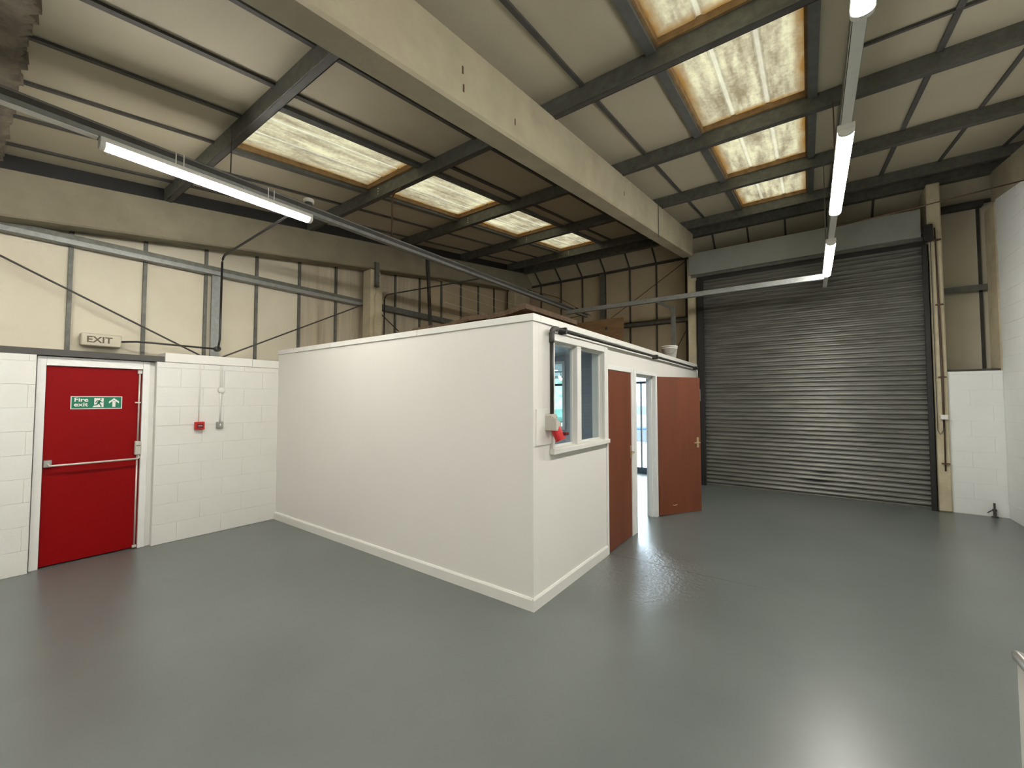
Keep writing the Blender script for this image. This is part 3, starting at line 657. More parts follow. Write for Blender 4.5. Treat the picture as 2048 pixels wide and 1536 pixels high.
# outer leaf of the facade, with the shopfront and the shutter openings
ol = MB()
ol.box((-6.55, 9.41, 2.25), (-1.72, 9.5, 5.5)); ol.box((-1.72, 9.41, 4.25), (1.5, 9.5, 5.5)); ol.box((1.5, 9.41, 2.0), (2.9, 9.5, 5.5))
ol.box((-1.80, 8.96, 4.17), (1.56, 9.5, 4.27)); ol.box((-1.80, 8.96, 0), (-1.62, 9.5, 4.3)); ol.box((1.40, 8.96, 0), (1.56, 9.5, 4.3)); ol.box((-6.6, 8.99, 5.06), (2.9, 9.5, 5.16))
ol.build('outer_leaf', M['white_block'], wf)
tag(MB().box((-6.04, 9.19, 3.33), (-1.96, 9.34, 3.345)).box((-6.04, 9.19, 3.33), (-1.96, 9.20, 3.42)).box((-6.04, 9.19, 3.405), (-1.96, 9.26, 3.42)).build('sheeting_rail', M['galv']), 'grey steel sheeting rail on the brown cladding left of the shutter', 'rail')
tag(MB().box((1.67, 9.20, 3.36), (2.22, 9.34, 3.375)).box((1.67, 9.20, 3.32), (2.22, 9.21, 3.41)).build('sheeting_rail', M['galv']), 'short steel sheeting rail in the recess right of the shutter', 'rail')
tag(MB().box((1.67, 9.22, 4.63), (2.22, 9.34, 4.70)).build('sheeting_rail', M['tbar']), 'short dark rail near the top of the recess right of the shutter', 'rail')
tag(MB().box((-4.05, 9.24, 2.35), (-3.96, 9.33, 4.69)).box((-4.055, 9.23, 2.35), (-3.955, 9.24, 4.69)).build('steel_post', M['galv']), 'slim grey steel post on the brown cladding behind the office roof', 'post')
for a, c, lab in (((-2.08, 9.22, 4.62), (-4.02, 9.22, 3.43), 'thin bracing rod crossing the brown cladding left of the shutter'), ((-2.06, 9.22, 3.2), (-2.45, 9.22, 2.45), 'short thin bracing rod behind the white bucket')):
    tag(MB().tube([a, c], 0.008, 8).build('bracing_rod', M['rust']), lab, 'rod', 'wall bracing rods')

# ------------------------------------------------------------------ roller shutter
sh = thing('roller_shutter', 'large galvanised roller shutter filling the far wall opening', 'shutter', (-0.1, 8.8, 0))
def slat_mesh():
    bm = bmesh.new(); P_ = 0.0762; x0, x1 = -1.665, 1.47
    prof = [(-0.004, 0.0), (-0.010, 0.006), (-0.010, 0.014), (-0.003, 0.018), (0.006, 0.026), (0.010, 0.040), (0.006, 0.054), (-0.002, 0.064), (-0.009, 0.070), (-0.004, P_)]
    A = [bm.verts.new((x0, -d, z)) for d, z in prof]; B = [bm.verts.new((x1, -d, z)) for d, z in prof]
    for k in range(len(prof) - 1): bm.faces.new([A[k], B[k], B[k + 1], A[k + 1]])
    me = bpy.data.meshes.new('slat'); bm.to_mesh(me); bm.free(); me.materials.append(M['slat'])
    for p in me.polygons: p.use_smooth = True
    return me
sm = slat_mesh()
for k in range(55):
    link('slat', sm, None, sh, Vector((0, 8.80, 0.03 + 0.0762 * k)) - origin_of(sh))
MB().box((-1.665, 8.79, 0.0), (1.47, 8.815, 0.032)).build('bottom_rail', M['galv'], sh)
def guide(x0, x1, s):
    MB().box((x0, 8.70, 0), (x1, 8.74, 4.02)).box((x0, 8.85, 0), (x1, 8.90, 4.02)).box(((x0 if s < 0 else x1 - 0.01), 8.70, 0), ((x0 + 0.01 if s < 0 else x1), 8.90, 4.02)).build('guide', M['black'], sh)
guide(-1.775, -1.655, -1); guide(1.445, 1.51, 1)
MB().box((-1.915, 8.70, 4.15), (1.44, 8.95, 4.58), 0.004).build('header_box', M['grey_box'], sh)
MB().box((-1.88, 8.735, 4.095), (1.49, 8.78, 4.148)).build('header_rail', M['galv'], sh)
MB().box((-1.90, 8.78, 4.02), (1.49, 8.95, 4.13)).build('roll_cover', M['black'], sh)
MB().box((1.455, 8.62, 4.05), (1.555, 8.715, 4.30), 0.008).lathe((1.505, 8.62, 4.08), [(0.055, -0.03), (0.055, 0.02)], 16, 'y').build('chain_gear', M['black'], sh)
b = MB()
for x in (1.535, 1.585):
    z = 4.05
    b.tube([(x, 8.70, 4.08), (x + 0.012 * (x > 1.55), 8.70, 1.2)], 0.005, 6)
b.tube([(1.535, 8.70, 1.2), (1.56, 8.70, 1.14), (1.597, 8.70, 1.2)], 0.005, 6)
b.build('hand_chain', M['tbar'], sh)

# conduit drop on the right column
cc = thing('rusty_conduit', 'thin rusty conduit with clips and white socket box down the right shutter column', 'conduit', (1.6, 8.70, 0.6))
MB().tube([(1.60, 8.695, 0.60), (1.612, 8.695, 1.9), (1.60, 8.695, 3.1), (1.585, 8.695, 4.25)], 0.009, 8).build('pipe', M['rust'], cc, True)
for z in (0.70, 1.98, 3.07, 4.05): MB().box((1.565, 8.685, z), (1.65, 8.715, z + 0.02)).build('clip', M['rust'], cc)
MB().box((1.565, 8.655, 1.36), (1.645, 8.712, 1.43), 0.006).build('socket_box', M['white_plastic'], cc)
fl = thing('floor_bolt', 'small dark upright threaded fitting on the floor by the far right corner', 'fitting', (2.07, 8.70, 0))
MB().lathe((2.07, 8.71, 0), [(0.035, 0), (0.035, 0.015), (0.018, 0.02), (0.018, 0.09), (0.024, 0.09), (0.024, 0.115), (0.012, 0.118), (0.012, 0.20)], 12).build('stem', M['dark_grey'], fl)
MB().tube([(2.05, 8.71, 0.10), (2.00, 8.70, 0.06)], 0.008, 8).build('lever', M['dark_grey'], fl)

# ------------------------------------------------------------------ right wall
wr = thing('wall_right', None, None, (2.3, 5, 0), kind='structure')
MB().box((XC + 0.0045, -6, 0), (2.7, 8.764, 3.30)).prism([(-6, 3.30), (8.764, 3.30), (8.764, zraf0 + SL * 8.764 - 0.003), (1.0, zraf0 + SL * 1.0 - 0.003), (-0.2, 3.302)], 'x', XC + 0.0045, 2.23).box((2.47, -6, 3.3), (2.7, 9.5, 5.5)).box((2.62, 8.76, 0), (2.7, 9.5, 3.3)).build('mortar_backing', M['white_cool'], wr)
k = 0; z = 0.0
while z < 4.5:
    h = 0.225
    top_at = lambda y: zraf0 + SL * y - 0.006
    u = 6.5 - (0.225 if k % 2 else 0)
    while u < 8.76:
        a, c = max(u, 6.5), min(u + 0.45, 8.76)
        zz = min(z + h, top_at(a))
        if c - a > 0.03 and zz - z > 0.04:
            piece('block', (0.09, c - a - 0.0006, round(zz - z, 3) - 0.0016), (XC + 0.045 - random.choice((0, 0.0003, 0.0006)), (a + c) / 2, z + (zz - z) / 2), M['white_cool'], wr, 0.0022)
        u += 0.45
    z += h; k += 1
wb = tag(MB().box((-6.6, -6.1, 0), (2.7, -5.9, 3.6)).build('wall_rear', M['white_board']), kind='structure')

# ------------------------------------------------------------------ office box: long partition, short partition
po = thing('wall_partition_left', None, None, (-4, YO, 0), kind='structure')
MB().box((XA + 0.002, YO, 0), (XO, YO + 0.09, 2.29)).build('board', M['white_board'], po)
MB().box((XO - 0.022, YO - 0.006, 0.09), (XO + 0.006, YO + 0.0, 2.285)).build('corner_bead', M['white_gloss'], po)
for a, c in ((XA + 0.004, -4.72), (-4.718, -3.16), (-3.158, XO + 0.014)):
    MB().box((a, YO - 0.014, 2.288), (c, YO + 0.10, 2.347), 0.003).build('capping', M['white_gloss'], po)
tag(MB().prism([(YO - 0.018, 0), (YO, 0), (YO, 0.10), (YO - 0.010, 0.10), (YO - 0.018, 0.085)], 'x', XA + 0.002, XO - 0.0002).build('baseboard_left', M['white_gloss']), kind='structure')
YE = 8.66
ps = thing('wall_partition_right', None, None, (XO, 5, 0), kind='structure')
T = 0.09
bd = MB()
bd.box((XO - T, YO + 0.0905, 0), (XO, 3.06, 2.29))             # left of the window
bd.box((XO - T, 3.06, 0), (XO, 4.13, 1.225)); bd.box((XO - T, 3.06, 2.17), (XO, 4.13, 2.29))
bd.box((XO - T, 4.13, 0), (XO, 4.20, 2.29))
bd.box((XO - T, 4.20, 2.04), (XO, 6.05, 2.29)); bd.box((XO - T, 6.05, 0), (XO, YE, 2.29))
bd.build('board', M['white_board'], ps)
MB().box((XO, YO + 0.1005, 2.288), (XO + 0.014, YE, 2.347), 0.003).box((XO - T, YO + 0.1005, 2.291), (XO, YE, 2.346)).build('capping', M['white_gloss'], ps)
MB().tube([(XO + 0.01, YE - 0.01, 2.30), (XO + 0.012, YE + 0.01, 2.27), (XO + 0.012, YE + 0.016, 1.95)], 0.018, 8).build('end_trim', M['white_gloss'], ps)
MB().box((XO - 0.04, YE, 0.02), (XO + 0.0, YE + 0.025, 2.28)).build('end_board', M['concrete_col'], ps)
tag(MB().prism([(XO, 0), (XO + 0.018, 0), (XO + 0.018, 0.085), (XO + 0.010, 0.10), (XO, 0.10)], 'y', YO - 0.018, 4.20).build('baseboard_right', M['white_gloss']), kind='structure')
tag(MB().prism([(XO, 0), (XO + 0.018, 0), (XO + 0.018, 0.085), (XO + 0.010, 0.10), (XO, 0.10)], 'y', 6.06, YE).build('baseboard_right_far', M['white_gloss']), kind='structure')
# small raised backing board behind the socket
tag(MB().box((XO, 2.795, 1.28), (XO + 0.012, 3.052, 1.575), 0.002).build('backing_board', M['white_gloss']), 'white square backing board behind the red industrial socket', 'board')

# office window
W = thing('window_9', None, None, (XO, 3.63, 1.2), kind='structure')
wx0, wx1 = XO - T, XO + 0.028
wx0 = XO - T - 0.03
MB().box((XO, 3.03, 1.20), (wx1, 3.065, 2.225), 0.004).box((wx0, 3.0605, 1.226), (XO, 3.066, 2.169)).build('frame', M['white_gloss'], W)
MB().box((XO, 4.12, 1.20), (wx1, 4.20, 2.225), 0.004).box((wx0, 4.12, 1.226), (XO, 4.1295, 2.169)).box((XO - 0.05, 4.105, 1.235), (XO - 0.03, 4.12, 2.16)).build('frame', M['white_gloss'], W)
MB().box((XO, 3.065, 2.16), (wx1, 4.12, 2.225), 0.004).box((wx0, 3.066, 2.155), (XO, 4.12, 2.169)).build('frame', M['white_gloss'], W)
MB().box((XO, 3.02, 1.19), (wx1 + 0.022, 4.205, 1.235), 0.004).box((wx0, 3.066, 1.226), (XO, 4.12, 1.24)).build('sill', M['white_gloss'], W)
MB().box((XO - 0.05, 3.5, 1.235), (XO + 0.02, 3.585, 2.16), 0.004).build('mullion', M['white_gloss'], W)
wx0 = XO - 0.057
for a, c in ((3.066, 3.512), (3.573, 4.12)):
    b = MB()
    b.box((wx0, a, 1.24), (wx0 + 0.025, a + 0.018, 2.155)); b.box((wx0, c - 0.018, 1.24), (wx0 + 0.025, c, 2.155))
    b.box((wx0, a + 0.018, 1.24), (wx0 + 0.025, c - 0.018, 1.256)); b.box((wx0, a + 0.018, 2.137), (wx0 + 0.025, c - 0.018, 2.155)); b.build('sash', M['white_gloss'], W)
    MB().box((wx0 + 0.010, a + 0.018, 1.256), (wx0 + 0.014, c - 0.018, 2.137)).build('pane', M['glass'], W)

# office doors
d2 = thing('door_2', None, None, (XO, 4.6, 0), kind='structure')
b = MB(); fx0, fx1 = XO - T, XO + 0.018
MB().box((fx0, 4.202, 0), (fx1, 4.236, 2.04), 0.003).build('frame', M['frame_white'], d2)
MB().box((fx0, 4.962, 0), (fx1, 5.045, 2.04), 0.003).build('frame', M['frame_white'], d2)
MB().box((fx0, 4.236, 1.985), (fx1, 4.962, 2.04), 0.003).build('frame', M['frame_white'], d2)
MB().box((XO - 0.034, 4.239, 0.008), (XO + 0.008, 4.959, 1.982), 0.002).build('leaf', M['brown_door'], d2)
def lever(parent, p, n, t, m='brass'):
    """plate and lever handle: p point on the leaf, n outward normal, t direction of the lever"""
    p, n, t = Vector(p), Vector(n).normalized(), Vector(t).normalized(); up = Vector((0, 0, 1))
    R = Matrix((n, t, up)).transposed().to_4x4()
    b = MB(); b.box(p + Vector((-.003, -.02, -.075)), p + Vector((.003, .02, .075)), 0.002, R); b.build('handle_plate', M[m], parent)
    MB().tube([p, p + n * 0.045, p + n * 0.05 + t * 0.02, p + n * 0.048 + t * 0.11], 0.009, 8).build('lever_handle', M[m], parent, True)
lever(d2, (XO + 0.011, 4.925, 1.02), (1, 0, 0), (0, -1, 0))
d3 = thing('door_3', None, None, (XO, 5.6, 0), kind='structure')
MB().box((fx0 - 0.03, 5.055, 0), (fx1, 5.135, 2.04), 0.003).build('frame', M['frame_white'], d3)
MB().box((fx0 - 0.03, 5.935, 0), (fx1, 6.02, 2.04), 0.003).build('frame', M['frame_white'], d3)
MB().box((fx0 - 0.03, 5.135, 1.985), (fx1, 5.935, 2.04), 0.003).build('frame', M['frame_white'], d3)
MB().box((fx0 - 0.0, 5.135, 1.955), (XO - 0.04, 5.935, 1.985)).box((fx0, 5.915, 0), (XO - 0.04, 5.935, 1.985)).box((fx0, 5.135, 0), (XO - 0.04, 5.155, 1.985)).build('stop', M['frame_white'], d3)
# open leaf, swung out towards the hall
h = Vector((XO + 0.03, 6.005, 0)); dirv = Vector((0.42, 0.64, 0)).normalized(); nrm = Vector((dirv.y, -dirv.x, 0))
lf = MB(); bm = lf.bm; Ln = 0.775
vs = []
for z in (0.012, 1.985):
    for s, q in ((0, 0), (Ln, 0), (Ln, 0.04), (0, 0.04)):
        vs.append(bm.verts.new(h + dirv * s - nrm * q + Vector((0, 0, z))))
for f in ((0, 1, 2, 3), (7, 6, 5, 4), (0, 4, 5, 1), (1, 5, 6, 2), (2, 6, 7, 3), (3, 7, 4, 0)): bm.faces.new([vs[i] for i in f])
lf.build('leaf', M['brown_door'], d3)
lever(d3, h + dirv * (Ln - 0.055) + nrm * 0.001 + Vector((0, 0, 1.02)), nrm, -dirv)
q = h + dirv * 0.24 + nrm * 0.0015 + Vector((0, 0, 0.14))
MB().tube([q, q + dirv * 0.03 - Vector((0, 0, 0.008)), q + dirv * 0.075 + Vector((0, 0, 0.0))], 0.0022, 6).build('scuff', M['white_plastic'], d3)

# black pipe along the office face
pp = thing('black_pipe', 'thick black pipe running along the top of the office front to the red socket', 'conduit', (XO + 0.05, 3, 1.5))
xp = XO + 0.055
MB().tube([(xp, 2.965, 1.535), (xp, 2.965, 2.175)], 0.0165, 12).build('drop_pipe', M['conduit'], pp, True)
MB().tube([(xp, 2.965, 2.13), (xp, 2.965, 2.17)] + arc((xp, 3.025, 2.195), 0.06, 180, 90, 'yz') + [(xp, 3.06, 2.255)], 0.023, 12).build('elbow', M['dark_grey'], pp, True)
MB().tube([(xp, 3.05, 2.255), (xp, 8.52, 2.255)], 0.0165, 12).build('run_pipe', M['conduit'], pp, True)
for y in (3.17, 5.85, 8.35): MB().box((XO + 0.0, y, 2.225), (xp + 0.024, y + 0.028, 2.285), 0.004).build('clip', M['black'], pp)
MB().tube([(xp, 8.52, 2.255), (xp, 8.57, 2.24), (xp, 8.60, 2.19), (xp, 8.60, 1.99)], 0.018, 10).build('end_bend', M['black'], pp, True)
tag(MB().box((XO + 0.0, 8.63, 1.63), (XO + 0.06, 8.70, 1.86), 0.004).tube([(XO + 0.03, 8.66, 1.64), (XO + 0.03, 8.66, 0.01)], 0.012, 8).build('shutter_switch_box', M['grey_box']), 'small grey switch box and pipe beside the left shutter guide', 'switch')

# red industrial socket
so = thing('industrial_socket', 'grey and red industrial power socket under the black pipe by the office window', 'socket', (XO + 0.05, 2.97, 1.40))
b = MB().prism([(2.925, 1.40), (3.02, 1.40), (3.02, 1.51), (3.00, 1.535), (2.935, 1.535), (2.925, 1.52)], 'x', XO + 0.012, XO + 0.075)
b.build('housing', M['grey_plastic'], so)
b = MB().prism([(2.93, 1.40), (3.015, 1.40), (3.015, 1.46), (2.93, 1.50)], 'x', XO + 0.075, XO + 0.115); b.build('sloping_front', M['grey_plastic'], so)
ax = Vector((0.42, 0.10, -0.88)).normalized(); c0 = Vector((XO + 0.070, 2.985, 1.425))
MB().tube([c0, c0 + ax * 0.02, c0 + ax * 0.021, c0 + ax * 0.105], [0.044, 0.046, 0.043, 0.043], 20).build('socket_body', M['red_plastic'], so)
MB().tube([c0 + ax * 0.103, c0 + ax * 0.120], 0.047, 20).build('lid', M['red_plastic'], so)
MB().box((XO + 0.135, 2.995, 1.36), (XO + 0.17, 3.045, 1.385), 0.004).build('lid_latch', M['dark_red'], so)
for y, z in ((2.94, 1.505), (3.005, 1.505), (2.94, 1.42), (3.005, 1.42)): MB().lathe((XO + 0.076, y, z), [(0.004, 0), (0.004, 0.002)], 8, 'x').build('screw', M['tbar'], so)

# ------------------------------------------------------------------ on top of the office
tag(MB().box((XA + 0.01, YO + 0.10, 2.291), (XO - 0.095, YE, 2.31)).build('office_roof_board', M['ply']), 'flat board roof of the white office box', 'roof board')
# curling fibre sheets along the front edge
def sheet(lab, nm, x0, x1, y0, y1, zf, m, th=0.02, n=40, rough=0.012, seed=1):
    rnd = random.Random(seed); b = MB(); rows = []
    for k in range(n + 1):
        x = x0 + (x1 - x0) * k / n; e = rnd.uniform(-rough, rough)
        rows.append([b.bm.verts.new((x, y0 + e, zf(x, y0) + e * 0.5)), b.bm.verts.new((x, y1, zf(x, y1))), b.bm.verts.new((x, y1, zf(x, y1) + th)), b.bm.verts.new((x, y0 + e * .6, zf(x, y0) + th + e * 0.6))])
    for a, d in zip(rows, rows[1:]):
        for q in range(4): b.bm.faces.new([a[q], a[(q + 1) % 4], d[(q + 1) % 4], d[q]])
    b.bm.faces.new(rows[0]); b.bm.faces.new(rows[-1][::-1])
    return tag(b.build(nm, m), lab, 'board')
sheet('rough dark brown fibre sheet curling up at the office corner', 'fibre_sheet', -3.9, -1.97, 2.93, 3.9, lambda x, y: 2.345 + 0.085 * ((x + 3.9) / 1.93) ** 1.2 + 0.015 * math.sin(x * 9) * ((x + 3.9) / 1.93), M['fibre'], 0.045, 60, 0.016, 4)
sheet('orange-brown board lying along the left of the office roof edge', 'timber_board', -5.35, -3.92, 2.95, 3.9, lambda x, y: 2.345 + 0.004 * math.sin(x * 5), M['timber'], 0.035, 20, 0.006, 5)
pl = thing('plywood_sheet', 'plywood sheet with a knot hole standing on the far office roof', 'board', (-3.6, 8.0, 2.31))
MB().prism([(-4.35, 2.312), (-3.06, 2.312), (-3.0, 3.325), (-3.35, 3.33), (-4.3, 3.30)], 'y', 8.0, 8.018).build('sheet', M['ply'], pl)
MB().lathe((-3.38, 7.998, 3.13), [(0.03, -0.001), (0.03, 0.004)], 14, 'y').build('knot_hole', M['tbar'], pl)
bk = thing('bucket', 'white plastic bucket standing on the office roof near the shutter', 'bucket', (-1.915, 7.22, 2.347))
bl = Vector((-1.915, 7.22, 2.347))
MB().lathe(bl, [(0.100, 0), (0.126, 0.195), (0.134, 0.195), (0.134, 0.214), (0.128, 0.217), (0.118, 0.217), (0.095, 0.01)], 28).build('tub', M['white_plastic'], bk, True)
MB().lathe(bl + Vector((0, 0, 0.165)), [(0.122, 0), (0.131, 0.004), (0.131, 0.012), (0.124, 0.016)], 28).build('rim_band', M['white_plastic'], bk, True)
MB().tube([bl + Vector((-0.137 * math.cos(a) * 1.0, -0.13 * math.sin(a) * 0.9 - 0.02, 0.18 - 0.12 * math.sin(a))) for a in [math.pi * q / 12 for q in range(13)]], 0.003, 6).build('wire_handle', M['chrome'], bk, True)

# ------------------------------------------------------------------ light trunking
def fitting(x, y0, y1, lab):
    t = thing('strip_light', lab, 'light', (x, (y0 + y1) / 2, 3.43), 'LED strip lights on the trunking')
    MB().box((x - 0.047, y0, 3.462), (x + 0.047, y1, 3.499), 0.003).build('body', M['white_plastic'], t)
    n = 10
    prof = [(-0.044, 3.4615)] + [(0.044 * math.cos(math.pi + math.pi * q / n), 3.452 + 0.030 * math.sin(math.pi + math.pi * q / n)) for q in range(n + 1)] + [(0.044, 3.4615)]
    b = MB(); b.prism([(x + a, c) for a, c in prof], 'y', y0 + 0.03, y1 - 0.03)
    o = b.build('diffuser', M['tube'], t)
    for ya, yb_ in ((y0, y0 + 0.0295), (y1 - 0.0295, y1)): MB().prism([(x + a * 1.03, c) for a, c in prof], 'y', ya, yb_).build('end_cap', M['white_plastic'], t)
    for yc in (y0 + 0.42, y0 + 0.47, y1 - 0.42, y1 - 0.37):
        MB().box((x - 0.034, yc, 3.49), (x + 0.034, yc + 0.008, 3.60)).build('clip', M['white_plastic'], t)
def trunk(x, y0, y1, lab, cover=None):
    t = thing('lighting_trunking', lab, 'trunking', (x, (y0 + y1) / 2, 3.5), 'steel lighting trunking')
    MB().box((x - 0.029, y0, 3.50), (x + 0.029, y1, 3.505)).box((x - 0.031, y0, 3.50), (x - 0.027, y1, 3.590)).box((x + 0.027, y0, 3.50), (x + 0.031, y1, 3.590)).box((x - 0.031, y0, 3.584), (x - 0.016, y1, 3.59)).box((x + 0.016, y0, 3.584), (x + 0.031, y1, 3.59)).build('channel', M['galv_light'], t)
    MB().box((x + 0.031, y0, 3.535), (x + 0.033, y1, 3.575)).box((x - 0.033, y0, 3.535), (x - 0.031, y1, 3.575)).build('side_rib', M['tbar'], t)
    for a, c in cover or ():
        MB().box((x - 0.027, a, 3.490), (x + 0.027, c, 3.4995)).build('cover_strip', M['white_plastic'], t)
    return t
t1 = trunk(-4.02, -5.5, 8.42, 'long grey light trunking on the left, running to the far cladding', [(-0.28, 0.58)])
MB().box((-4.045, 6.45, 3.591), (-3.995, 6.52, 3.62)).build('junction_box', M['black'], t1)
MB().box((-4.045, 7.15, 3.591), (-3.995, 7.22, 3.61)).build('junction_box', M['black'], t1)
MB().box((-4.05, 7.9, 3.591), (-3.99, 8.02, 3.625)).build('junction_box', M['black'], t1)
MB().tube([(-4.0, 6.0, 3.60), (-4.0, 7.1, 3.68), (-4.0, 8.6, 3.57)], 0.006, 6).build('loose_cable', M['black'], t1, True)
trunk(0.24, -5.5, 8.42, 'grey light trunking on the right, hanging in front of the shutter', [(-0.9, 0.95), (2.47, 3.48), (5.01, 5.88), (7.45, 8.40)])
fitting(-4.02, 0.59, 2.11, 'lit strip light hanging on the left trunking')
fitting(0.24, 0.95, 2.46, 'lit strip light at the top edge, nearest on the right trunking')
fitting(0.24, 3.48, 5.00, 'middle lit strip light of three on the right trunking')
fitting(0.24, 5.90, 7.44, 'farthest lit strip light, hanging in front of the shutter')
for x, y in ((-4.02, -1.85), (0.24, -1.6), (-4.02, -4.4), (0.24, -4.1)):
    fitting(x, y, y + 1.5, 'lit strip light behind the camera on the %s trunking, %s the camera' % ('left' if x < 0 else 'right', 'nearer' if y > -2 else 'farther from'))
ct = thing('cross_trunking', 'pale steel cross trunking linking the two light runs before the shutter', 'trunking', (-1.9, 7.42, 3.39))
MB().box((-3.985, 7.39, 3.395), (0.205, 7.45, 3.475), 0.003).build('channel', M['galv_light'], ct)
MB().prism([(-2.20, 3.394), (-2.12, 3.394), (-1.905, 3.27), (-1.86, 3.27), (-1.86, 3.235), (-1.93, 3.235)], 'y', 7.395, 7.445).build('elbow', M['galv'], ct)
MB().box((-1.93, 7.395, 2.36), (-1.86, 7.445, 3.235)).build('drop', M['galv'], ct)
MB().lathe((-2.36, 7.388, 3.44), [(0.009, 0), (0.009, 0.004)], 8, 'y').build('screw_hole', M['tbar'], ct)
# hangers
for a, c, r_, m, lab in (((-3.98, 1.385, 3.59), (-3.98, 1.39, 3.97), 0.005, 'tbar', 'thin hanger rod beside the nearest left rooflight'),
                         ((0.24, 4.78, 3.59), (0.24, 4.78, 4.44), 0.006, 'rust', 'thin hanger rod above the middle right strip light')):
    tag(MB().tube([a, c], r_, 8).build('hanger_rod', M[m]), lab, 'rod', 'trunking hangers')
tag(MB().box((0.205, 6.44, 3.49), (0.215, 6.48, 4.66)).box((0.205, 6.44, 3.49), (0.24, 6.48, 3.498)).build('hanger_strap', M['galv']), 'flat dark hanger strap beside the farthest strip light', 'hanger')
hc = thing('rusty_conduit', 'rusty conduit hanging from the purlin between the left rooflights to the trunking', 'conduit', (-4.05, 3.1, 3.6))
MB().tube([(-4.05, 3.12, 3.59), (-4.05, 3.12, 4.08)] + arc((-3.97, 3.12, 4.08), 0.08, 180, 100, 'xz')[1:] + [(-3.90, 3.13, 4.19)], 0.011, 8).build('pipe', M['rust'], hc, True)
sd = thing('smoke_detector', 'white round smoke detector on top of the left trunking by the strip light end', 'detector', (-4.02, 2.20, 3.6))
MB().lathe((-4.03, 2.09, 3.591), [(0.03, 0), (0.036, 0.02), (0.036, 0.035)], 20).build('base', M['dark_grey'], sd, True)
MB().lathe((-4.03, 2.09, 3.626), [(0.046, 0), (0.050, 0.006), (0.050, 0.03), (0.044, 0.036)], 24).build('cap', M['white_plastic'], sd, True)
tag(MB().tube([(0.27, 7.55, 4.17), (1.2, 7.62, 4.245), (2.215, 7.70, 4.35)], 0.008, 6).build('slack_cable', M['rust'], None, True), 'thin brown cable from the right trunking to the white wall', 'cable')
tag(MB().tube([(-4.0, 8.1, 3.49), (-4.3, 7.6, 3.33), (-4.7, 7.4, 3.30)], 0.007, 6).build('slack_cable', M['black'], None, True), 'short black cable at the far end of the left trunking', 'cable')
# thin strung wires near the far left
lab_w = ['second highest thin pale wire above the far left of the office', 'third thin pale wire from the top above the far office roof', 'middle thin pale wire strung above the far office roof', 'third thin pale wire from the bottom, level with the sheeting rail', 'second lowest thin pale wire over the far office roof', 'lowest thin pale wire over the far office roof', 'highest thin pale wire just below the left rafter']
for k, (x, z) in enumerate(((-5.2, 3.75), (-5.2, 3.58), (-5.25, 3.40), (-5.3, 3.22), (-5.3, 3.05), (-5.35, 2.86), (-5.0, 3.95))):
    tag(MB().tube([(x, 5.0 + 0.1 * k, z), (x + 0.02, 6.6, z - 0.035), (x + 0.05, 9.345, z + 0.02)], 0.0028, 5).build('strung_wire', M['white_plastic'], None, True), lab_w[k], 'wire', 'thin wires strung above the office')

# ------------------------------------------------------------------ panel and rail at the right frame edge
ce = thing('barrier_panel', 'white panel topped by a rounded chrome rail at the right frame edge', 'barrier', (0.52, 1.6, 0))
MB().prism([(0.484, 1.905), (0.499, 1.875), (0.565, 1.15), (0.535, 1.15)], 'z', 0.0, 0.862).build('panel', M['white_gloss'], ce)
rp = [(0.4925, 1.945), (0.4930, 1.938), (0.4945, 1.915), (0.499, 1.85), (0.55, 1.14)]
MB().tube([(x, y, 0.877) for x, y in rp], [0.004, 0.012, 0.018, 0.019, 0.019], 20).build('rail', M['chrome'], ce, True)
MB().prism([(0.4855, 1.912), (0.500, 1.882), (0.566, 1.149), (0.533, 1.149)], 'z', 0.8625, 0.868).build('edge_strip', M['dark_grey'], ce)
# ------------------------------------------------------------------ office interior, seen through the window and the open door
oi = thing('wall_interior', None, None, (-4, 5.09, 0), kind='structure')
yi0, yi1 = 5.05, 5.13
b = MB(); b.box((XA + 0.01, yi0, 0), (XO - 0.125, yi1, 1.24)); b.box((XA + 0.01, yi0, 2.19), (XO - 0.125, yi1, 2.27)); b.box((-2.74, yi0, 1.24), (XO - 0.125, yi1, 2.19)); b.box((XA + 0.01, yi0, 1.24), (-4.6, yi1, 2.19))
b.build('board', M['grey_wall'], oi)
W = thing('window_10', None, None, (-3.6, 5.05, 1.24), kind='structure')
for a, c in (((-4.6, 1.24), (-4.56, 2.19)), ((-2.78, 1.24), (-2.74, 2.19)), ((-4.56, 1.24), (-2.78, 1.28)), ((-4.56, 2.15), (-2.78, 2.19))):
    MB().box((a[0], yi0 - 0.02, a[1]), (c[0], yi1 + 0.02, c[1])).build('frame', M['frame_white'], W)
MB().box((-4.56, 5.085, 1.28), (-2.78, 5.089, 2.15)).build('pane', M['glass'], W)
oc = thing('ceiling_office', None, None, (-4, 5.5, 2.27), kind='structure')
MB().box((XA + 0.01, YO + 0.1, 2.275), (XO - T - 0.005, 9.3, 2.289)).build('backing', M['office_white'], oc)
for i in range(7):
    for j in range(11):
        x0_, y0_ = XA + 0.03 + 0.6 * i, YO + 0.11 + 0.6 * j
        x1_, y1_ = min(x0_ + 0.6, XO - T - 0.01), min(y0_ + 0.6, 9.28)
        if y0_ < 5.05 < y1_ and False: continue
        if x1_ - x0_ > 0.05 and y1_ - y0_ > 0.05:
            piece('ceiling_tile', (round(x1_ - x0_ - 0.02, 3), round(y1_ - y0_ - 0.02, 3), 0.008), ((x0_ + x1_) / 2, (y0_ + y1_) / 2, 2.271), M['office_white'], oc)
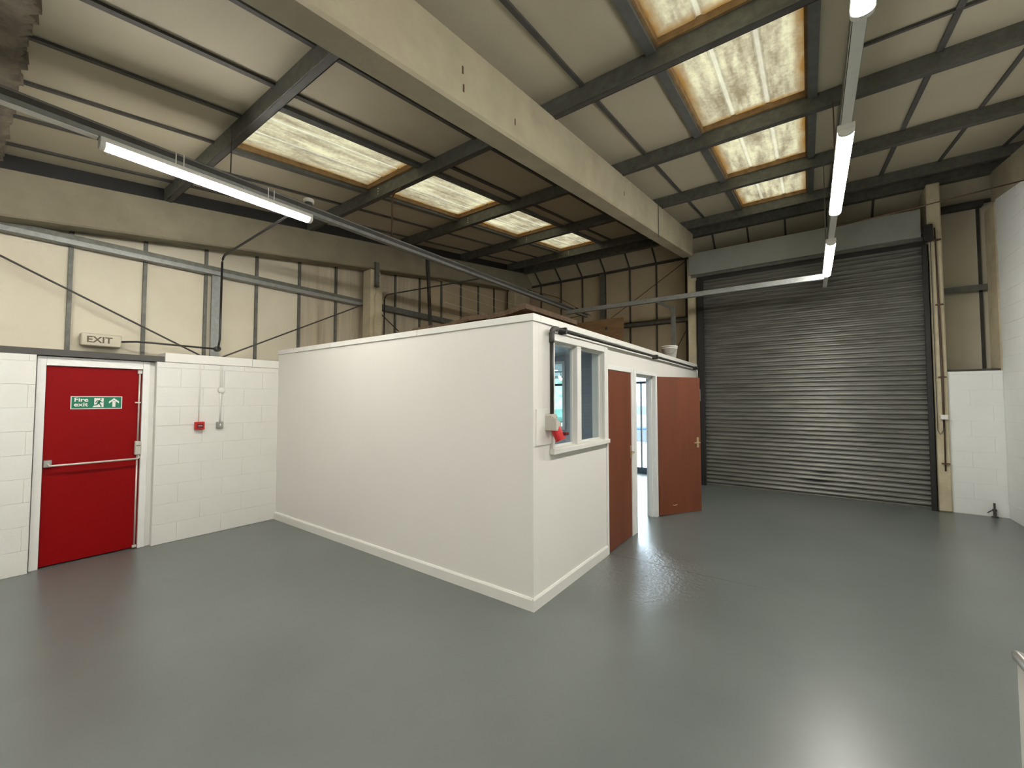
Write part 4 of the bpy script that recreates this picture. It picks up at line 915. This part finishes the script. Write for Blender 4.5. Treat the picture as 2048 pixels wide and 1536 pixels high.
for x, y, lab in ((-4.40, 3.75, 'added square cool-white fill light, out of view on the front office room ceiling'), (-4.40, 7.0, 'added square cool-white fill light, out of view on the far office room ceiling')):
    t = thing('added_fill_light', lab, 'light', (x, y, 2.25))  # fill light added to brighten the office, hidden from the camera
    MB().box((x - 0.30, y - 0.30, 2.252), (x + 0.30, y + 0.30, 2.266), 0.003).build('frame', M['white_plastic'], t)
    MB().box((x - 0.28, y - 0.28, 2.248), (x + 0.28, y + 0.28, 2.2515)).build('diffuser', M['office_fill'], t)
tl = thing('track_spotlight', 'small track spotlight on the office ceiling seen through the window', 'light', (-4.0, 7.2, 2.2))
MB().tube([(-4.8, 7.5, 2.235), (-3.7, 7.5, 2.235)], 0.012, 8).build('track', M['galv'], tl)
MB().tube([(-4.17, 7.5, 2.23), (-4.17, 7.5, 2.15)], 0.008, 8).build('stem', M['galv'], tl)
MB().tube([(-4.20, 7.5, 2.15), (-4.14, 7.45, 2.08)], 0.035, 14).build('head', M['white_plastic'], tl, True)
MB().tube([(-4.138, 7.448, 2.078), (-4.136, 7.446, 2.076)], 0.03, 14).build('lamp', M['spot'], tl)
# shopfront
sf = thing('wall_shopfront', None, None, (-4, 9.3, 0), kind='structure')
b = MB(); b.box((XA, 9.26, 0), (-5.95, 9.40, 2.25)); b.box((-5.95, 9.26, 0), (-4.10, 9.40, 0.35)); b.box((XA, 9.26, 2.262), (-2.98, 9.40, 2.35)); b.box((-2.98, 9.26, 0), (XO - 0.05, 9.40, 2.35))
b.build('board', M['office_white'], sf)
W = thing('window_11', None, None, (-5.4, 9.3, 0.35), kind='structure')
b = MB()
for a, c in (((-5.95, 0.35), (-5.90, 2.07)), ((-5.03, 0.35), (-4.98, 2.07)), ((-5.90, 0.35), (-5.03, 0.42)), ((-5.90, 2.01), (-5.03, 2.07))):
    MB().box((a[0], 9.28, a[1]), (c[0], 9.34, c[1])).build('frame', M['dark_grey'], W)
MB().box((-5.90, 9.305, 0.42), (-5.03, 9.311, 2.01)).build('pane', M['glass_tint'], W)
MB().box((-4.98, 9.305, 0.35), (-4.12, 9.311, 2.07)).build('pane', M['glass'], W)
MB().box((-4.16, 9.28, 0.35), (-4.10, 9.34, 2.07)).build('frame', M['dark_grey'], W)
MB().box((-5.95, 9.28, 2.2), (-2.98, 9.34, 2.262)).build('frame', M['frame_white'], W)
MB().box((-5.95, 9.305, 2.07), (-2.98, 9.311, 2.2)).build('pane', M['glass'], W)  # fanlight added so the daylight streak reaches farther across the floor
d4 = thing('door_4', None, None, (-3.5, 9.3, 0), kind='structure')
MB().box((-4.10, 9.28, 2.02), (-2.98, 9.34, 2.07)).build('frame', M['dark_grey'], d4)
MB().box((-4.10, 9.28, 0.0), (-2.98, 9.34, 0.13)).build('bottom_rail', M['outside_wall'], d4)
MB().box((-3.112, 9.27, 0.13), (-3.090, 9.33, 2.02)).build('stile', M['dark_grey'], d4)
MB().box((-4.10, 9.28, 0.13), (-4.05, 9.34, 2.02)).build('stile', M['dark_grey'], d4)
MB().box((-4.05, 9.305, 0.13), (-3.112, 9.311, 2.02)).build('pane', M['glass'], d4)
MB().box((-3.090, 9.305, 0.13), (-2.98, 9.311, 2.02)).build('pane', M['glass'], d4)

# ------------------------------------------------------------------ outside
tag(MB().box((-40, 9.5, -0.12), (30, 60, -0.02)).build('forecourt_ground', M['outside_ground']), kind='structure')
tag(MB().box((-14, 16.4, -0.02), (4, 16.6, 0.42)).build('yard_wall', M['outside_wall']), 'low grey yard wall across the forecourt seen through the open door', 'wall')
tag(MB().box((-30, 30, -0.02), (20, 31, 6)).build('far_building', M['brick_house']), 'pale rendered building beyond the parked car', 'building')
hd = MB(); Rh = random.Random(4)
for k in range(60):
    x, y, z = -15 + Rh.uniform(0, 5.5), 16.9 + Rh.uniform(0, 1.2), Rh.uniform(0.2, 2.8); r = Rh.uniform(0.5, 0.8)
    rr = bmesh.ops.create_icosphere(hd.bm, subdivisions=2, radius=r)
    for v in rr['verts']: v.co = v.co * Rh.uniform(0.85, 1.15) + Vector((x, y, z + 0.4))
tag(hd.build('hedge', M['hedge']), 'pale green hedge outside the shopfront window', 'hedge')
car = thing('car', 'blue-grey parked car with red rear lights seen through the open door', 'car', (-6.2, 18.2, -0.02))
prof = [(-2.1, 0.35), (-2.12, 0.75), (-2.0, 0.95), (-1.75, 1.0), (-1.3, 1.42), (0.3, 1.46), (0.95, 1.02), (1.85, 0.88), (2.1, 0.6), (2.1, 0.3)]
cx, cy = -6.2, 18.2
b = MB(); b.prism([(cx - p[0], p[1]) for p in prof], 'y', cy - 0.85, cy + 0.85); b.build('body', M['car_blue'], car)
b = MB(); b.prism([(cx + 1.62, 1.03), (cx + 1.25, 1.38), (cx - 0.25, 1.41), (cx - 0.8, 1.04)], 'y', cy - 0.862, cy + 0.862); b.build('side_windows', M['car_glass'], car)
for sx in (-1.3, 1.3):
    for sy in (-0.83, 0.65): MB().lathe((cx + sx, cy + sy, 0.31), [(0.2, -0.01), (0.33, 0.0), (0.33, 0.18), (0.2, 0.19)], 24, 'y').build('wheel', M['tyre'], car, True)
for sy in (-0.865, 0.60): MB().box((cx + 1.85, cy + sy, 0.72), (cx + 2.14, cy + sy + 0.26, 0.92), 0.01).build('rear_light', M['red_plastic'], car)
for sy in (-0.86, 0.60): MB().box((cx - 2.12, cy + sy, 0.6), (cx - 1.95, cy + sy + 0.26, 0.75), 0.01).build('headlight', M['white_plastic'], car)
MB().box((cx + 1.95, cy - 0.87, 0.35), (cx + 2.18, cy + 0.87, 0.55), 0.02).build('bumper', M['tyre'], car)
